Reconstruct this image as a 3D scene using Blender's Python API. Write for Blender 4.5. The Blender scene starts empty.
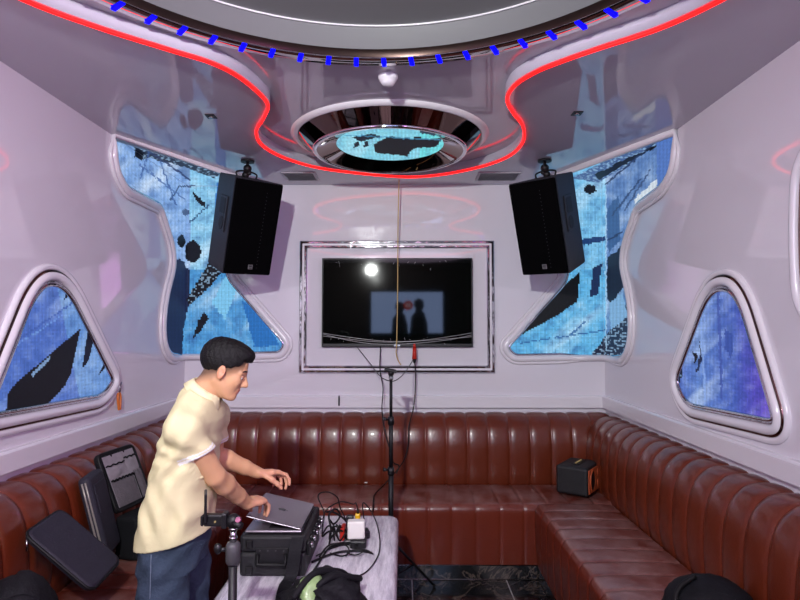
import bpy, bmesh, math, random
import numpy as np
from mathutils import Vector, Matrix, noise as mnoise

random.seed(7)
scene = bpy.context.scene
COL = scene.collection
PI = math.pi

# ------------------------------------------------------------------ camera
F = 580.0
CAMZ = 1.6
VPX, VPY = 404.0, 328.0
cd = bpy.data.cameras.new('camera')
cam = bpy.data.objects.new('camera', cd)
COL.objects.link(cam)
cd.sensor_width = 36.0
cd.lens = F / 800 * 36.0
cd.clip_start = 0.02
PITCH = math.atan((VPY - 300) / F)
YAW = math.atan((VPX - 400) / F)
cam.location = (0, 0, CAMZ)
cam.rotation_euler = (PI / 2 + PITCH, 0, YAW)
scene.camera = cam
RM = cam.rotation_euler.to_matrix()


def ray(px, py):
    return RM @ Vector(((px - 400) / F, (300 - py) / F, -1.0))


def onY(px, py, y):
    d = ray(px, py)
    return Vector((0, 0, CAMZ)) + d * (y / d.y)


def onX(px, py, x):
    d = ray(px, py)
    return Vector((0, 0, CAMZ)) + d * (x / d.x)


def onZ(px, py, z):
    d = ray(px, py)
    return Vector((0, 0, CAMZ)) + d * ((z - CAMZ) / d.z)


RMI = RM.inverted()


def proj(p):
    q = RMI @ (Vector(p) - Vector((0, 0, CAMZ)))
    return (400 + F * q.x / -q.z, 300 - F * q.y / -q.z)


# ------------------------------------------------------------------ room sizes
XL, XR = -1.68, 1.53
YB, YF = 4.45, -1.0
ZS, ZC = 2.71, 2.765          # soffit, raised ceiling

# ------------------------------------------------------------------ colours / materials


def lin(c):
    return tuple(((v / 255) / 12.92 if v / 255 <= 0.04045 else ((v / 255 + 0.055) / 1.055) ** 2.4) for v in c)


MATS = {}


def mat(name, rgb=(200, 200, 200), rough=0.5, metal=0.0, spec=0.5, coat=0.0, emit=None, es=0.0,
        var=0.0, vscale=8.0, bump=0.0, bscale=40.0, attr=None, trans=0.0, alpha=1.0, stretch=None, sheen=0.0):
    if name in MATS:
        return MATS[name]
    m = bpy.data.materials.new(name)
    m.use_nodes = True
    nt = m.node_tree
    b = nt.nodes['Principled BSDF']
    c = lin(rgb)
    b.inputs['Base Color'].default_value = (*c, 1)
    b.inputs['Roughness'].default_value = rough
    b.inputs['Metallic'].default_value = metal
    b.inputs['Specular IOR Level'].default_value = spec
    b.inputs['Coat Weight'].default_value = coat
    b.inputs['Coat Roughness'].default_value = 0.08
    b.inputs['Transmission Weight'].default_value = trans
    b.inputs['Alpha'].default_value = alpha
    if sheen:
        b.inputs['Sheen Weight'].default_value = sheen
    if emit:
        b.inputs['Emission Color'].default_value = (*lin(emit), 1)
        b.inputs['Emission Strength'].default_value = es
    tc = nt.nodes.new('ShaderNodeTexCoord')
    src = tc.outputs['Object']
    if stretch:
        mp = nt.nodes.new('ShaderNodeMapping')
        mp.inputs['Scale'].default_value = stretch
        nt.links.new(src, mp.inputs['Vector'])
        src = mp.outputs['Vector']
    if attr:
        a = nt.nodes.new('ShaderNodeAttribute')
        a.attribute_name = attr
        nt.links.new(a.outputs['Color'], b.inputs['Base Color'])
    if var:
        n = nt.nodes.new('ShaderNodeTexNoise')
        n.inputs['Scale'].default_value = vscale
        n.inputs['Detail'].default_value = 5
        nt.links.new(src, n.inputs['Vector'])
        r = nt.nodes.new('ShaderNodeMix')
        r.data_type = 'RGBA'
        r.inputs[6].default_value = (*[v * (1 - var) for v in c], 1)
        r.inputs[7].default_value = (*[min(1, v * (1 + var)) for v in c], 1)
        nt.links.new(n.outputs['Fac'], r.inputs[0])
        if not attr:
            nt.links.new(r.outputs[2], b.inputs['Base Color'])
    if bump:
        n = nt.nodes.new('ShaderNodeTexNoise')
        n.inputs['Scale'].default_value = bscale
        n.inputs['Detail'].default_value = 4
        nt.links.new(src, n.inputs['Vector'])
        bp = nt.nodes.new('ShaderNodeBump')
        bp.inputs['Strength'].default_value = bump
        bp.inputs['Distance'].default_value = 0.01
        nt.links.new(n.outputs['Fac'], bp.inputs['Height'])
        nt.links.new(bp.outputs['Normal'], b.inputs['Normal'])
    MATS[name] = m
    return m


WALL = mat('wall_gloss_paint', (222, 219, 225), rough=0.03, spec=0.9, var=0.03, vscale=1.5, bump=0.025, bscale=1.7)
CEIL = mat('ceiling_gloss_paint', (186, 180, 192), rough=0.05, spec=0.8, bump=0.05, bscale=1.6)
MOULD = mat('white_moulding', (226, 223, 227), rough=0.18, spec=0.6)
CHROME = mat('chrome', (205, 205, 210), rough=0.06, metal=1.0, bump=0.25, bscale=14)
MIRROR = mat('mirror', (190, 185, 185), rough=0.03, metal=1.0)
DARKMIRROR = mat('bronze_mirror', (120, 98, 92), rough=0.04, metal=1.0)
BLACK = mat('black_plastic', (20, 20, 22), rough=0.42, spec=0.4)
BLACKMETAL = mat('black_metal', (14, 14, 16), rough=0.5, spec=0.35)
GRILLE = mat('speaker_grille', (5, 5, 6), rough=0.9, spec=0.04, bump=0.3, bscale=300)
RUBBER = mat('rubber', (13, 13, 14), rough=0.55, spec=0.3)
BAGCLOTH = mat('black_nylon', (17, 17, 21), rough=0.75, spec=0.25, bump=0.25, bscale=160)
GREYNYLON = mat('grey_lining', (138, 128, 136), rough=0.6, spec=0.4, var=0.35, vscale=22, bump=0.7, bscale=28)
MESHPOCKET = mat('mesh_pocket', (98, 90, 96), rough=0.7, spec=0.3, var=0.25, vscale=60, bump=0.4, bscale=140)
NAVYNYLON = mat('dark_sleeve_cloth', (42, 40, 50), rough=0.65, spec=0.3, var=0.15, vscale=20, bump=0.2, bscale=120)
ZIP = mat('zip_tape', (150, 145, 135), rough=0.4, metal=0.4)
STEEL = mat('steel', (170, 168, 170), rough=0.25, metal=1.0)
SPACE = mat('grey_aluminium', (140, 132, 140), rough=0.32, metal=0.75)
WHITEPL = mat('white_plastic', (225, 225, 215), rough=0.4)
ORANGE = mat('orange_plastic', (205, 110, 40), rough=0.4)
RED = mat('red_plastic', (190, 40, 25), rough=0.4)
YELLOW = mat('yellow_plastic', (215, 170, 20), rough=0.4)
GREENB = mat('green_packet', (140, 168, 112), rough=0.3, var=0.5, vscale=25, bump=0.5, bscale=30)
COPPER = mat('orange_leather', (180, 82, 42), rough=0.5, var=0.15, vscale=12)
GOLD = mat('gold_print', (190, 170, 110), rough=0.35, metal=0.5)
GLASSBLACK = mat('tv_glass', (4, 7, 6), rough=0.04, spec=0.35)
NEON = mat('red_neon', (120, 5, 5), rough=0.5, emit=(255, 16, 14), es=3.2)
BLUELED = mat('blue_led', (0, 0, 20), rough=0.7, spec=.1, emit=(2, 2, 255), es=2.2)
SHADE = mat('grey_vent', (165, 160, 168), rough=0.4)
GREYCAP = mat('grey_collar', (60, 60, 62), rough=0.5)

# leather with a dusty, patchy film


def leather(name, rgb, dust_and_light=0.0):
    m = mat(name, rgb, rough=0.30, spec=0.5, coat=0.15)
    nt = m.node_tree
    b = nt.nodes['Principled BSDF']
    tc = nt.nodes.new('ShaderNodeTexCoord')
    n1 = nt.nodes.new('ShaderNodeTexNoise')
    n1.inputs['Scale'].default_value = 5
    n1.inputs['Detail'].default_value = 7
    n1.inputs['Roughness'].default_value = 0.65
    nt.links.new(tc.outputs['Object'], n1.inputs['Vector'])
    r1 = nt.nodes.new('ShaderNodeValToRGB')
    r1.color_ramp.elements[0].position = 0.40
    r1.color_ramp.elements[1].position = 0.72
    r1.color_ramp.elements[0].color = (0, 0, 0, 1)
    r1.color_ramp.elements[1].color = (dust_and_light, dust_and_light, dust_and_light, 1)
    nt.links.new(n1.outputs['Fac'], r1.inputs['Fac'])
    n3 = nt.nodes.new('ShaderNodeTexNoise')
    n3.inputs['Scale'].default_value = 2.2
    n3.inputs['Detail'].default_value = 3
    nt.links.new(tc.outputs['Object'], n3.inputs['Vector'])
    mx0 = nt.nodes.new('ShaderNodeMix')
    mx0.data_type = 'RGBA'
    c = lin(rgb)
    mx0.inputs[6].default_value = (c[0] * 0.8, c[1] * 0.8, c[2] * 0.8, 1)
    mx0.inputs[7].default_value = (c[0] * 1.2, c[1] * 1.15, c[2] * 1.1, 1)
    nt.links.new(n3.outputs['Fac'], mx0.inputs[0])
    mx = nt.nodes.new('ShaderNodeMix')
    mx.data_type = 'RGBA'
    nt.links.new(mx0.outputs[2], mx.inputs[6])
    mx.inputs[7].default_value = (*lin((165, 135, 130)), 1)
    # dusty film and the lit tone of the tops, painted on what faces up
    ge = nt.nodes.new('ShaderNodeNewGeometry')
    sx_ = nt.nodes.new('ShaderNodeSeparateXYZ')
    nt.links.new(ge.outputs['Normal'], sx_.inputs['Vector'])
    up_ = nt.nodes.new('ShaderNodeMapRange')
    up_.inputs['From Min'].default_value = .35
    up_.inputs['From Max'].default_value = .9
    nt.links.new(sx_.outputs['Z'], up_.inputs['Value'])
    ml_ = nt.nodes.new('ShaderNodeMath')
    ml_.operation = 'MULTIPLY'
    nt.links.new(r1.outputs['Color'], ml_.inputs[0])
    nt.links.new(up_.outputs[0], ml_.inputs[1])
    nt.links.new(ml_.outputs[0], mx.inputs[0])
    nt.links.new(mx.outputs[2], b.inputs['Base Color'])
    n2 = nt.nodes.new('ShaderNodeTexNoise')
    n2.inputs['Scale'].default_value = 120
    n2.inputs['Detail'].default_value = 3
    nt.links.new(tc.outputs['Object'], n2.inputs['Vector'])
    n4 = nt.nodes.new('ShaderNodeTexNoise')
    n4.inputs['Scale'].default_value = 9
    n4.inputs['Detail'].default_value = 3
    nt.links.new(tc.outputs['Object'], n4.inputs['Vector'])
    ad = nt.nodes.new('ShaderNodeMath')
    ad.operation = 'MULTIPLY_ADD'
    ad.inputs[1].default_value = 4.0
    nt.links.new(n4.outputs['Fac'], ad.inputs[0])
    nt.links.new(n2.outputs['Fac'], ad.inputs[2])
    bp = nt.nodes.new('ShaderNodeBump')
    bp.inputs['Strength'].default_value = 0.12
    bp.inputs['Distance'].default_value = 0.006
    nt.links.new(ad.outputs[0], bp.inputs['Height'])
    nt.links.new(bp.outputs['Normal'], b.inputs['Normal'])
    return m


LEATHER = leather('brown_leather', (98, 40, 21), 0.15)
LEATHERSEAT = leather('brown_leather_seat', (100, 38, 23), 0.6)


def marble(name, grout):
    m = mat(name, (12, 12, 13), rough=0.10, spec=0.5)
    nt = m.node_tree
    b = nt.nodes['Principled BSDF']
    tc = nt.nodes.new('ShaderNodeTexCoord')
    n = nt.nodes.new('ShaderNodeTexNoise')
    n.inputs['Scale'].default_value = 3.0
    n.inputs['Detail'].default_value = 8
    n.inputs['Roughness'].default_value = 0.62
    n.inputs['Distortion'].default_value = 1.2
    nt.links.new(tc.outputs['Object'], n.inputs['Vector'])
    r = nt.nodes.new('ShaderNodeValToRGB')
    el = r.color_ramp.elements
    el[0].position = 0.485
    el[0].color = (0.008, 0.008, 0.009, 1)
    el[1].position = 0.52
    el[1].color = (0.012, 0.012, 0.012, 1)
    e = el.new(0.50)
    e.color = (0.10, 0.075, 0.06, 1)
    nt.links.new(n.outputs['Fac'], r.inputs['Fac'])
    n2 = nt.nodes.new('ShaderNodeTexNoise')
    n2.inputs['Scale'].default_value = 4
    n2.inputs['Detail'].default_value = 6
    nt.links.new(tc.outputs['Object'], n2.inputs['Vector'])
    r2 = nt.nodes.new('ShaderNodeValToRGB')
    r2.color_ramp.elements[0].position = 0.5
    r2.color_ramp.elements[0].color = (0, 0, 0, 1)
    r2.color_ramp.elements[1].position = 0.75
    r2.color_ramp.elements[1].color = (0.06, 0.055, 0.055, 1)
    nt.links.new(n2.outputs['Fac'], r2.inputs['Fac'])
    ad = nt.nodes.new('ShaderNodeMix')
    ad.data_type = 'RGBA'
    ad.blend_type = 'ADD'
    ad.inputs[0].default_value = 1
    nt.links.new(r.outputs['Color'], ad.inputs[6])
    nt.links.new(r2.outputs['Color'], ad.inputs[7])
    out = ad.outputs[2]
    if grout:
        br = nt.nodes.new('ShaderNodeTexBrick')
        br.offset = 0
        br.inputs['Scale'].default_value = 1
        br.inputs['Mortar Size'].default_value = 0.0035
        br.inputs['Mortar Smooth'].default_value = 0
        br.inputs['Brick Width'].default_value = 0.6
        br.inputs['Row Height'].default_value = 0.6
        mp = nt.nodes.new('ShaderNodeMapping')
        mp.inputs['Location'].default_value = grout
        nt.links.new(tc.outputs['Object'], mp.inputs['Vector'])
        nt.links.new(mp.outputs['Vector'], br.inputs['Vector'])
        mx = nt.nodes.new('ShaderNodeMix')
        mx.data_type = 'RGBA'
        nt.links.new(br.outputs['Fac'], mx.inputs[0])
        nt.links.new(out, mx.inputs[6])
        mx.inputs[7].default_value = (0.36, 0.35, 0.34, 1)
        out = mx.outputs[2]
    nt.links.new(out, b.inputs['Base Color'])
    return m


MARBLE = marble('black_marble_tiles', (-0.05, -3.44 + 0.6 * 6, 0))
MARBLE2 = marble('black_marble_skirting', None)


def led_material():
    m = bpy.data.materials.new('led_picture')
    m.use_nodes = True
    nt = m.node_tree
    b = nt.nodes['Principled BSDF']
    b.inputs['Base Color'].default_value = (0.01, 0.01, 0.012, 1)
    b.inputs['Roughness'].default_value = 0.5
    b.inputs['Specular IOR Level'].default_value = 0.15
    a = nt.nodes.new('ShaderNodeAttribute')
    a.attribute_name = 'picture'
    nt.links.new(a.outputs['Color'], b.inputs['Emission Color'])
    b.inputs['Emission Strength'].default_value = 1.0
    return m


LED = led_material()

# film-wrapped table


def film_material():
    m = mat('film_wrapped_stone', (166, 158, 168), rough=0.22, spec=0.6, coat=0.5)
    nt = m.node_tree
    b = nt.nodes['Principled BSDF']
    tc = nt.nodes.new('ShaderNodeTexCoord')
    mp = nt.nodes.new('ShaderNodeMapping')
    mp.inputs['Scale'].default_value = (42, 5, 6)
    mp.inputs['Rotation'].default_value = (0, 0, 0.5)
    nt.links.new(tc.outputs['Object'], mp.inputs['Vector'])
    n = nt.nodes.new('ShaderNodeTexNoise')
    n.inputs['Scale'].default_value = 1.0
    n.inputs['Detail'].default_value = 6
    n.inputs['Roughness'].default_value = 0.7
    nt.links.new(mp.outputs['Vector'], n.inputs['Vector'])
    bp = nt.nodes.new('ShaderNodeBump')
    bp.inputs['Strength'].default_value = 0.5
    bp.inputs['Distance'].default_value = 0.012
    nt.links.new(n.outputs['Fac'], bp.inputs['Height'])
    nt.links.new(bp.outputs['Normal'], b.inputs['Normal'])
    nt.links.new(bp.outputs['Normal'], b.inputs['Coat Normal'])
    r = nt.nodes.new('ShaderNodeValToRGB')
    r.color_ramp.elements[0].position = 0.35
    r.color_ramp.elements[0].color = (*lin((178, 174, 184)), 1)
    r.color_ramp.elements[1].position = 0.68
    r.color_ramp.elements[1].color = (*lin((246, 244, 248)), 1)
    nt.links.new(n.outputs['Fac'], r.inputs['Fac'])
    nt.links.new(r.outputs['Color'], b.inputs['Base Color'])
    return m


FILM = film_material()

# ------------------------------------------------------------------ object helpers


def link(name, me, m=None, parent=None, smooth=False):
    o = bpy.data.objects.new(name, me)
    COL.objects.link(o)
    if m is not None and len(me.materials) == 0:
        me.materials.append(m)
    if parent is not None:
        o.parent = parent
        o.matrix_parent_inverse = Matrix.Identity(4)
        if parent.type == 'EMPTY' or True:
            o.matrix_basis = Matrix.Identity(4)
            # geometry is authored in world space: undo the parents' placement
            p, M = parent, Matrix.Identity(4)
            while p is not None:
                M = p.matrix_basis @ M if p.parent is None else p.matrix_parent_inverse @ p.matrix_basis @ M
                p = p.parent
            o.matrix_parent_inverse = world_of(parent).inverted()
    if smooth:
        me.polygons.foreach_set('use_smooth', [True] * len(me.polygons))
    return o


def world_of(o):
    M = o.matrix_basis.copy()
    while o.parent is not None:
        M = o.parent.matrix_basis @ o.matrix_parent_inverse @ M if o.parent.parent is None else \
            world_of(o.parent) @ o.matrix_parent_inverse @ M
        return M
    return M


def thing(name, label, cat, loc=(0, 0, 0), group=None):
    o = bpy.data.objects.new(name, None)
    o.empty_display_size = 0.1
    COL.objects.link(o)
    o.location = loc
    o['label'] = label
    o['category'] = cat
    if group:
        o['group'] = group
    return o


def tag(o, label, cat, group=None):
    o['label'] = label
    o['category'] = cat
    if group:
        o['group'] = group
    return o


def struct(o, label=None, cat=None):
    o['kind'] = 'structure'
    if label:
        o['label'] = label
        o['category'] = cat
    return o


class MB:
    """collects shapes; build() links them as one mesh object"""

    def __init__(s):
        s.v = []
        s.f = []
        s.mi = []
        s.sm = []
        s.k = 0

    def add(s, vs, fs, sm=False):
        n = len(s.v)
        s.v += [tuple(v) for v in vs]
        for f in fs:
            s.f.append([i + n for i in f])
            s.mi.append(s.k)
            s.sm.append(sm)
        return s

    def bm(s, b, M=None, sm=False):
        b.verts.ensure_lookup_table()
        b.verts.index_update()
        vs = [(M @ v.co if M else v.co.copy()) for v in b.verts]
        fs = [[v.index for v in f.verts] for f in b.faces]
        b.free()
        return s.add(vs, fs, sm)

    def box(s, c, size, M=None, bev=0.0, seg=2, sm=None):
        b = bmesh.new()
        bmesh.ops.create_cube(b, size=1)
        for v in b.verts:
            v.co = Vector((v.co.x * size[0], v.co.y * size[1], v.co.z * size[2]))
        if bev > 0:
            bmesh.ops.bevel(b, geom=list(b.edges), offset=bev, segments=seg, affect='EDGES', profile=0.5)
        T = Matrix.Translation(Vector(c))
        return s.bm(b, (M @ T) if M else T, sm if sm is not None else False)

    def cyl(s, a, b_, r1, r2=None, n=16, cap=True, sm=True):
        a, b_ = Vector(a), Vector(b_)
        r2 = r1 if r2 is None else r2
        d = (b_ - a).normalized()
        u = d.orthogonal().normalized()
        w = d.cross(u)
        vs, fs = [], []
        for i in range(n):
            t = 2 * PI * i / n
            e = u * math.cos(t) + w * math.sin(t)
            vs.append(a + e * r1)
            vs.append(b_ + e * r2)
        for i in range(n):
            j = (i + 1) % n
            fs.append([2 * i, 2 * j, 2 * j + 1, 2 * i + 1])
        s.add(vs, fs, sm)
        if cap:
            s.add([vs[2 * i] for i in range(n)], [list(range(n))[::-1]])
            s.add([vs[2 * i + 1] for i in range(n)], [list(range(n))])
        return s

    def tube(s, pts, r, n=8, closed=False, cap=True, flat=1.0):
        pts = [Vector(p) for p in pts]
        m = len(pts)
        rs = r if isinstance(r, (list, tuple)) else [r] * m
        vs, fs = [], []
        prev = None
        for i, p in enumerate(pts):
            if closed:
                t = pts[(i + 1) % m] - pts[i - 1]
            else:
                t = pts[min(i + 1, m - 1)] - pts[max(i - 1, 0)]
            if t.length < 1e-9:
                t = Vector((0, 0, 1))
            t.normalize()
            if prev is None:
                u = t.orthogonal().normalized()
            else:
                u = prev - t * prev.dot(t)
                u = u.normalized() if u.length > 1e-6 else t.orthogonal().normalized()
            prev = u
            w = t.cross(u)
            for k in range(n):
                a = 2 * PI * k / n
                vs.append(p + (u * math.cos(a) + w * math.sin(a) * flat) * rs[i])
        for i in range(m if closed else m - 1):
            j = (i + 1) % m
            for k in range(n):
                l = (k + 1) % n
                fs.append([i * n + k, i * n + l, j * n + l, j * n + k])
        if cap and not closed:
            fs.append(list(range(n))[::-1])
            fs.append([(m - 1) * n + k for k in range(n)])
        return s.add(vs, fs, True)

    def lathe(s, prof, c, n=64, axis='Z', sm=True, a0=0.0, a1=2 * PI):
        """prof: (r, z) list"""
        full = abs(a1 - a0 - 2 * PI) < 1e-6
        c = Vector(c)
        vs, fs = [], []
        m = len(prof)
        N = n if full else n + 1
        for i in range(N):
            a = a0 + (a1 - a0) * i / n
            for (r, z) in prof:
                vs.append(c + Vector((r * math.cos(a), r * math.sin(a), z)))
        for i in range(n):
            j = (i + 1) % N
            for k in range(m - 1):
                fs.append([i * m + k, j * m + k, j * m + k + 1, i * m + k + 1])
        return s.add(vs, fs, sm)

    def sphere(s, c, r, n=16, M=None):
        b = bmesh.new()
        bmesh.ops.create_uvsphere(b, u_segments=n, v_segments=max(6, n // 2), radius=1)
        if not isinstance(r, (tuple, list)):
            r = (r, r, r)
        for v in b.verts:
            v.co = Vector((v.co.x * r[0], v.co.y * r[1], v.co.z * r[2]))
        T = Matrix.Translation(Vector(c))
        return s.bm(b, T @ M if M else T, True)

    def prism(s, poly, ext, cap=True):
        """poly: 3-D points (planar), ext: vector"""
        n = len(poly)
        e = Vector(ext)
        vs = [Vector(p) for p in poly] + [Vector(p) + e for p in poly]
        fs = [[i, (i + 1) % n, n + (i + 1) % n, n + i] for i in range(n)]
        s.add(vs, fs)
        if cap:
            s.add(vs[:n], [list(range(n))[::-1]])
            s.add(vs[n:], [list(range(n))])
        return s

    def grid(s, P, sm=True, closed_v=False):
        """P[i][j] points"""
        a, b = len(P), len(P[0])
        vs = [p for row in P for p in row]
        fs = []
        for i in range(a - 1):
            for j in range(b - 1 if not closed_v else b):
                k = (j + 1) % b
                fs.append([i * b + j, i * b + k, (i + 1) * b + k, (i + 1) * b + j])
        return s.add(vs, fs, sm)

    def build(s, name, m, parent=None):
        me = bpy.data.meshes.new(name)
        me.from_pydata([tuple(v) for v in s.v], [], s.f)
        ms = m if isinstance(m, (list, tuple)) else [m]
        for x in ms:
            me.materials.append(x)
        me.polygons.foreach_set('material_index', s.mi)
        me.polygons.foreach_set('use_smooth', s.sm)
        me.update()
        bmx = bmesh.new()
        bmx.from_mesh(me)
        bmesh.ops.remove_doubles(bmx, verts=bmx.verts, dist=1e-5)
        bmesh.ops.recalc_face_normals(bmx, faces=bmx.faces)
        bmx.to_mesh(me)
        bmx.free()
        return link(name, me, None, parent)


def catmull(pts, n=8, closed=False):
    pts = [Vector(p) for p in pts]
    out = []
    m = len(pts)
    rng = range(m) if closed else range(m - 1)
    for i in rng:
        if closed:
            p0, p1, p2, p3 = pts[i - 1], pts[i], pts[(i + 1) % m], pts[(i + 2) % m]
        else:
            p0, p1, p2, p3 = pts[max(i - 1, 0)], pts[i], pts[i + 1], pts[min(i + 2, m - 1)]
        for k in range(n):
            t = k / n
            out.append(0.5 * ((2 * p1) + (p2 - p0) * t + (2 * p0 - 5 * p1 + 4 * p2 - p3) * t * t +
                              (3 * p1 - p0 - 3 * p2 + p3) * t ** 3))
    if not closed:
        out.append(pts[-1])
    return out


def round_path(pts, rad, n=8, closed=True):
    """round the corners of a polyline; rad per vertex (0 keeps it sharp)"""
    out = []
    m = len(pts)
    for i in range(m):
        p = Vector(pts[i])
        r = rad[i] if isinstance(rad, (list, tuple)) else rad
        if r <= 0 or (not closed and i in (0, m - 1)):
            out.append(p)
            continue
        a, b = Vector(pts[i - 1]), Vector(pts[(i + 1) % m])
        r1 = min(r, (a - p).length * 0.48)
        r2 = min(r, (b - p).length * 0.48)
        A = p + (a - p).normalized() * r1
        B = p + (b - p).normalized() * r2
        for k in range(n + 1):
            t = k / n
            out.append(A * (1 - t) ** 2 + p * 2 * t * (1 - t) + B * t * t)
    return out


def inpoly(x, y, poly):
    c = False
    j = len(poly) - 1
    for i in range(len(poly)):
        xi, yi = poly[i]
        xj, yj = poly[j]
        if (yi > y) != (yj > y) and x < (xj - xi) * (y - yi) / (yj - yi) + xi:
            c = not c
        j = i
    return c


def fill_with_hole(outer, holes):
    """flat polygon with holes -> bmesh"""
    b = bmesh.new()
    for loop in [outer] + holes:
        vs = [b.verts.new(p) for p in loop]
        for i in range(len(vs)):
            b.edges.new((vs[i], vs[(i + 1) % len(vs)]))
    bmesh.ops.triangle_fill(b, use_beauty=True, use_dissolve=False, edges=list(b.edges))
    return b


# =================================================================== THE ROOM
def quad_obj(name, pts, m):
    mb = MB()
    mb.add(pts, [list(range(len(pts)))])
    return mb.build(name, m)


def slab(name, lo, hi, m):
    mb = MB()
    c = [(a + b) / 2 for a, b in zip(lo, hi)]
    mb.box(c, [b - a for a, b in zip(lo, hi)])
    return mb.build(name, m)


T = 0.08
struct(slab('floor', (XL - T, YF - T, -T), (XR + T, YB + T, 0), MARBLE))
struct(slab('wall_left', (XL - T, YF - T, 0), (XL, YB + T, 3.1), WALL))
struct(slab('wall_right', (XR, YF - T, 0), (XR + T, YB + T, 3.1), WALL))
struct(slab('wall_back', (XL, YB, 0), (XR, YB + T, 3.1), WALL))
struct(slab('wall_front', (XL, YF - T, 0), (XR, YF, 3.1), mat('dark_panel', (52, 42, 40), rough=.25, spec=.5, var=.2, vscale=3, stretch=(6, 1, .4))))

# -- soffit with the key-hole shaped opening that the neon follows
# centre and radius of the big ring through three points of its light bars
_p = [onZ(px, py, ZC - .021) for px, py in ((110, 3), (387, 62.5), (627, 6))]
_a, _b, _c = [Vector((q.x, q.y)) for q in _p]
_d = 2 * (_a.x * (_b.y - _c.y) + _b.x * (_c.y - _a.y) + _c.x * (_a.y - _b.y))
CX = (_a.length_squared * (_b.y - _c.y) + _b.length_squared * (_c.y - _a.y) + _c.length_squared * (_a.y - _b.y)) / _d
CY = (_a.length_squared * (_c.x - _b.x) + _b.length_squared * (_a.x - _c.x) + _c.length_squared * (_b.x - _a.x)) / _d
RM_ = (Vector((CX, CY)) - _a).length
nl = [(25, 0), (100, 28), (170, 50), (212, 63), (240, 77), (262, 95), (270, 107), (265, 120), (258, 133), (265, 147),
      (290, 160), (330, 170), (400, 177)]
nr = [(440, 175), (480, 167), (507, 157), (521, 143), (521, 127), (512, 115), (505, 101), (513, 86), (535, 72),
      (565, 60), (600, 48), (660, 28), (720, 0)]
plan = [onZ(px, py, ZS - 0.012) for px, py in nl + nr]
a0 = math.atan2(plan[-1].y - CY, plan[-1].x - CX)
a1 = math.atan2(plan[0].y - CY, plan[0].x - CX)
r0 = (Vector((plan[-1].x - CX, plan[-1].y - CY))).length
r1 = (Vector((plan[0].x - CX, plan[0].y - CY))).length
a1 -= 2 * PI if a1 > a0 else 0
for k in range(1, 22):
    t = k / 22
    a = a0 + (a1 - a0) * t
    r = r0 + (r1 - r0) * t
    plan.append(Vector((CX + r * math.cos(a), CY + r * math.sin(a), 0)))
loop = [Vector((p.x, p.y, ZS)) for p in catmull(plan, 6, True)]
outer = [Vector((XL, YF, ZS)), Vector((XR, YF, ZS)), Vector((XR, YB, ZS)), Vector((XL, YB, ZS))]
mb = MB()
mb.bm(fill_with_hole(outer, [loop]))
n = len(loop)
up = [Vector((p.x, p.y, ZC + 0.002)) for p in loop]
mb.add(loop + up, [[i, (i + 1) % n, n + (i + 1) % n, n + i] for i in range(n)], True)
o = mb.build('ceiling_soffit', CEIL)
struct(o)

# raised ceiling around the big round recess
RI = RM_ - .038
circ = [Vector((CX + RI * math.cos(2 * PI * i / 96), CY + RI * math.sin(2 * PI * i / 96), ZC)) for i in range(96)]
mb = MB()
mb.bm(fill_with_hole([Vector((p.x, p.y, ZC)) for p in outer], [circ]))
GREYCEIL = mat('grey_recess_paint', (104, 104, 106), rough=0.5, spec=0.3)
o = mb.build('ceiling', CEIL)
struct(o)
mb = MB()
mb.lathe([(RI, ZC - 0.0), (RI, ZC + 0.118)], (CX, CY, 0), 96)
mb.lathe([(RI, ZC + 0.118), (RI - 0.004, ZC + 0.125), (RI - 0.012, ZC + 0.128), (0.0, ZC + 0.129)], (CX, CY, 0), 96)
struct(mb.build('ceiling_recess', GREYCEIL))
mb = MB()
mb.tube([(CX + (RI - .006) * math.cos(2 * PI * i / 96), CY + (RI - .006) * math.sin(2 * PI * i / 96), ZC + .118) for i in range(96)], .004, 6, True)
struct(mb.build('trim_5', MOULD))

# red neon tube hung on the lip of the soffit
mb = MB()
area = sum(loop[i - 1].x * p.y - p.x * loop[i - 1].y for i, p in enumerate(loop))
nloop = []
for i, p in enumerate(loop):
    t_ = (loop[(i + 1) % len(loop)] - loop[i - 1]).normalized()
    out_ = Vector((t_.y, -t_.x, 0)) * (1 if area > 0 else -1)
    nloop.append(Vector((p.x, p.y, ZS - .0085)) + out_ * .010)
mb.tube(nloop, 0.008, 8, True)
tag(mb.build('neon_strip', NEON), 'red glowing neon strip winding along the curved edge of the ceiling', 'neon light')

# big ring of mirror with radial blue light bars
ring = thing('ceiling_ring', 'large mirrored ring with short blue light bars around the ceiling recess', 'ceiling ring',
             (CX, CY, ZC))
mb = MB()
mb.lathe([(RI + .08, ZC - 0.001), (RI + .08, ZC - 0.014), (RI + .075, ZC - 0.018), (RI, ZC - 0.018), (RI - .005, ZC - 0.012),
          (RI - .005, ZC + 0.0)], (CX, CY, 0), 128)
mb.build('mirror_band', MIRROR, ring)
mb = MB()
mb.lathe([(RI - .004, ZC - 0.018), (RI - .010, ZC + 0.014), (RI - .007, ZC + 0.016), (RI - .001, ZC + 0.016)], (CX, CY, 0), 128)
mb.build('inner_rim', DARKMIRROR, ring)
NB = 61
for i in range(NB):
    a = PI / 2 + 2 * PI * (i - 0.19) / NB
    if math.sin(a) < 0.1:
        continue
    e = Vector((math.cos(a), math.sin(a), 0))
    c = Vector((CX, CY, ZC - 0.021)) + e * RM_
    M = Matrix.Translation(c) @ Matrix.Rotation(a, 4, 'Z')
    m1 = MB()
    m1.box((0, 0, 0), (0.074, 0.02, 0.006), M, 0.002, 1)
    m1.build('light_bar', BLUELED, ring)

# ------------------------------------------------------------------ LED pictures


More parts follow.
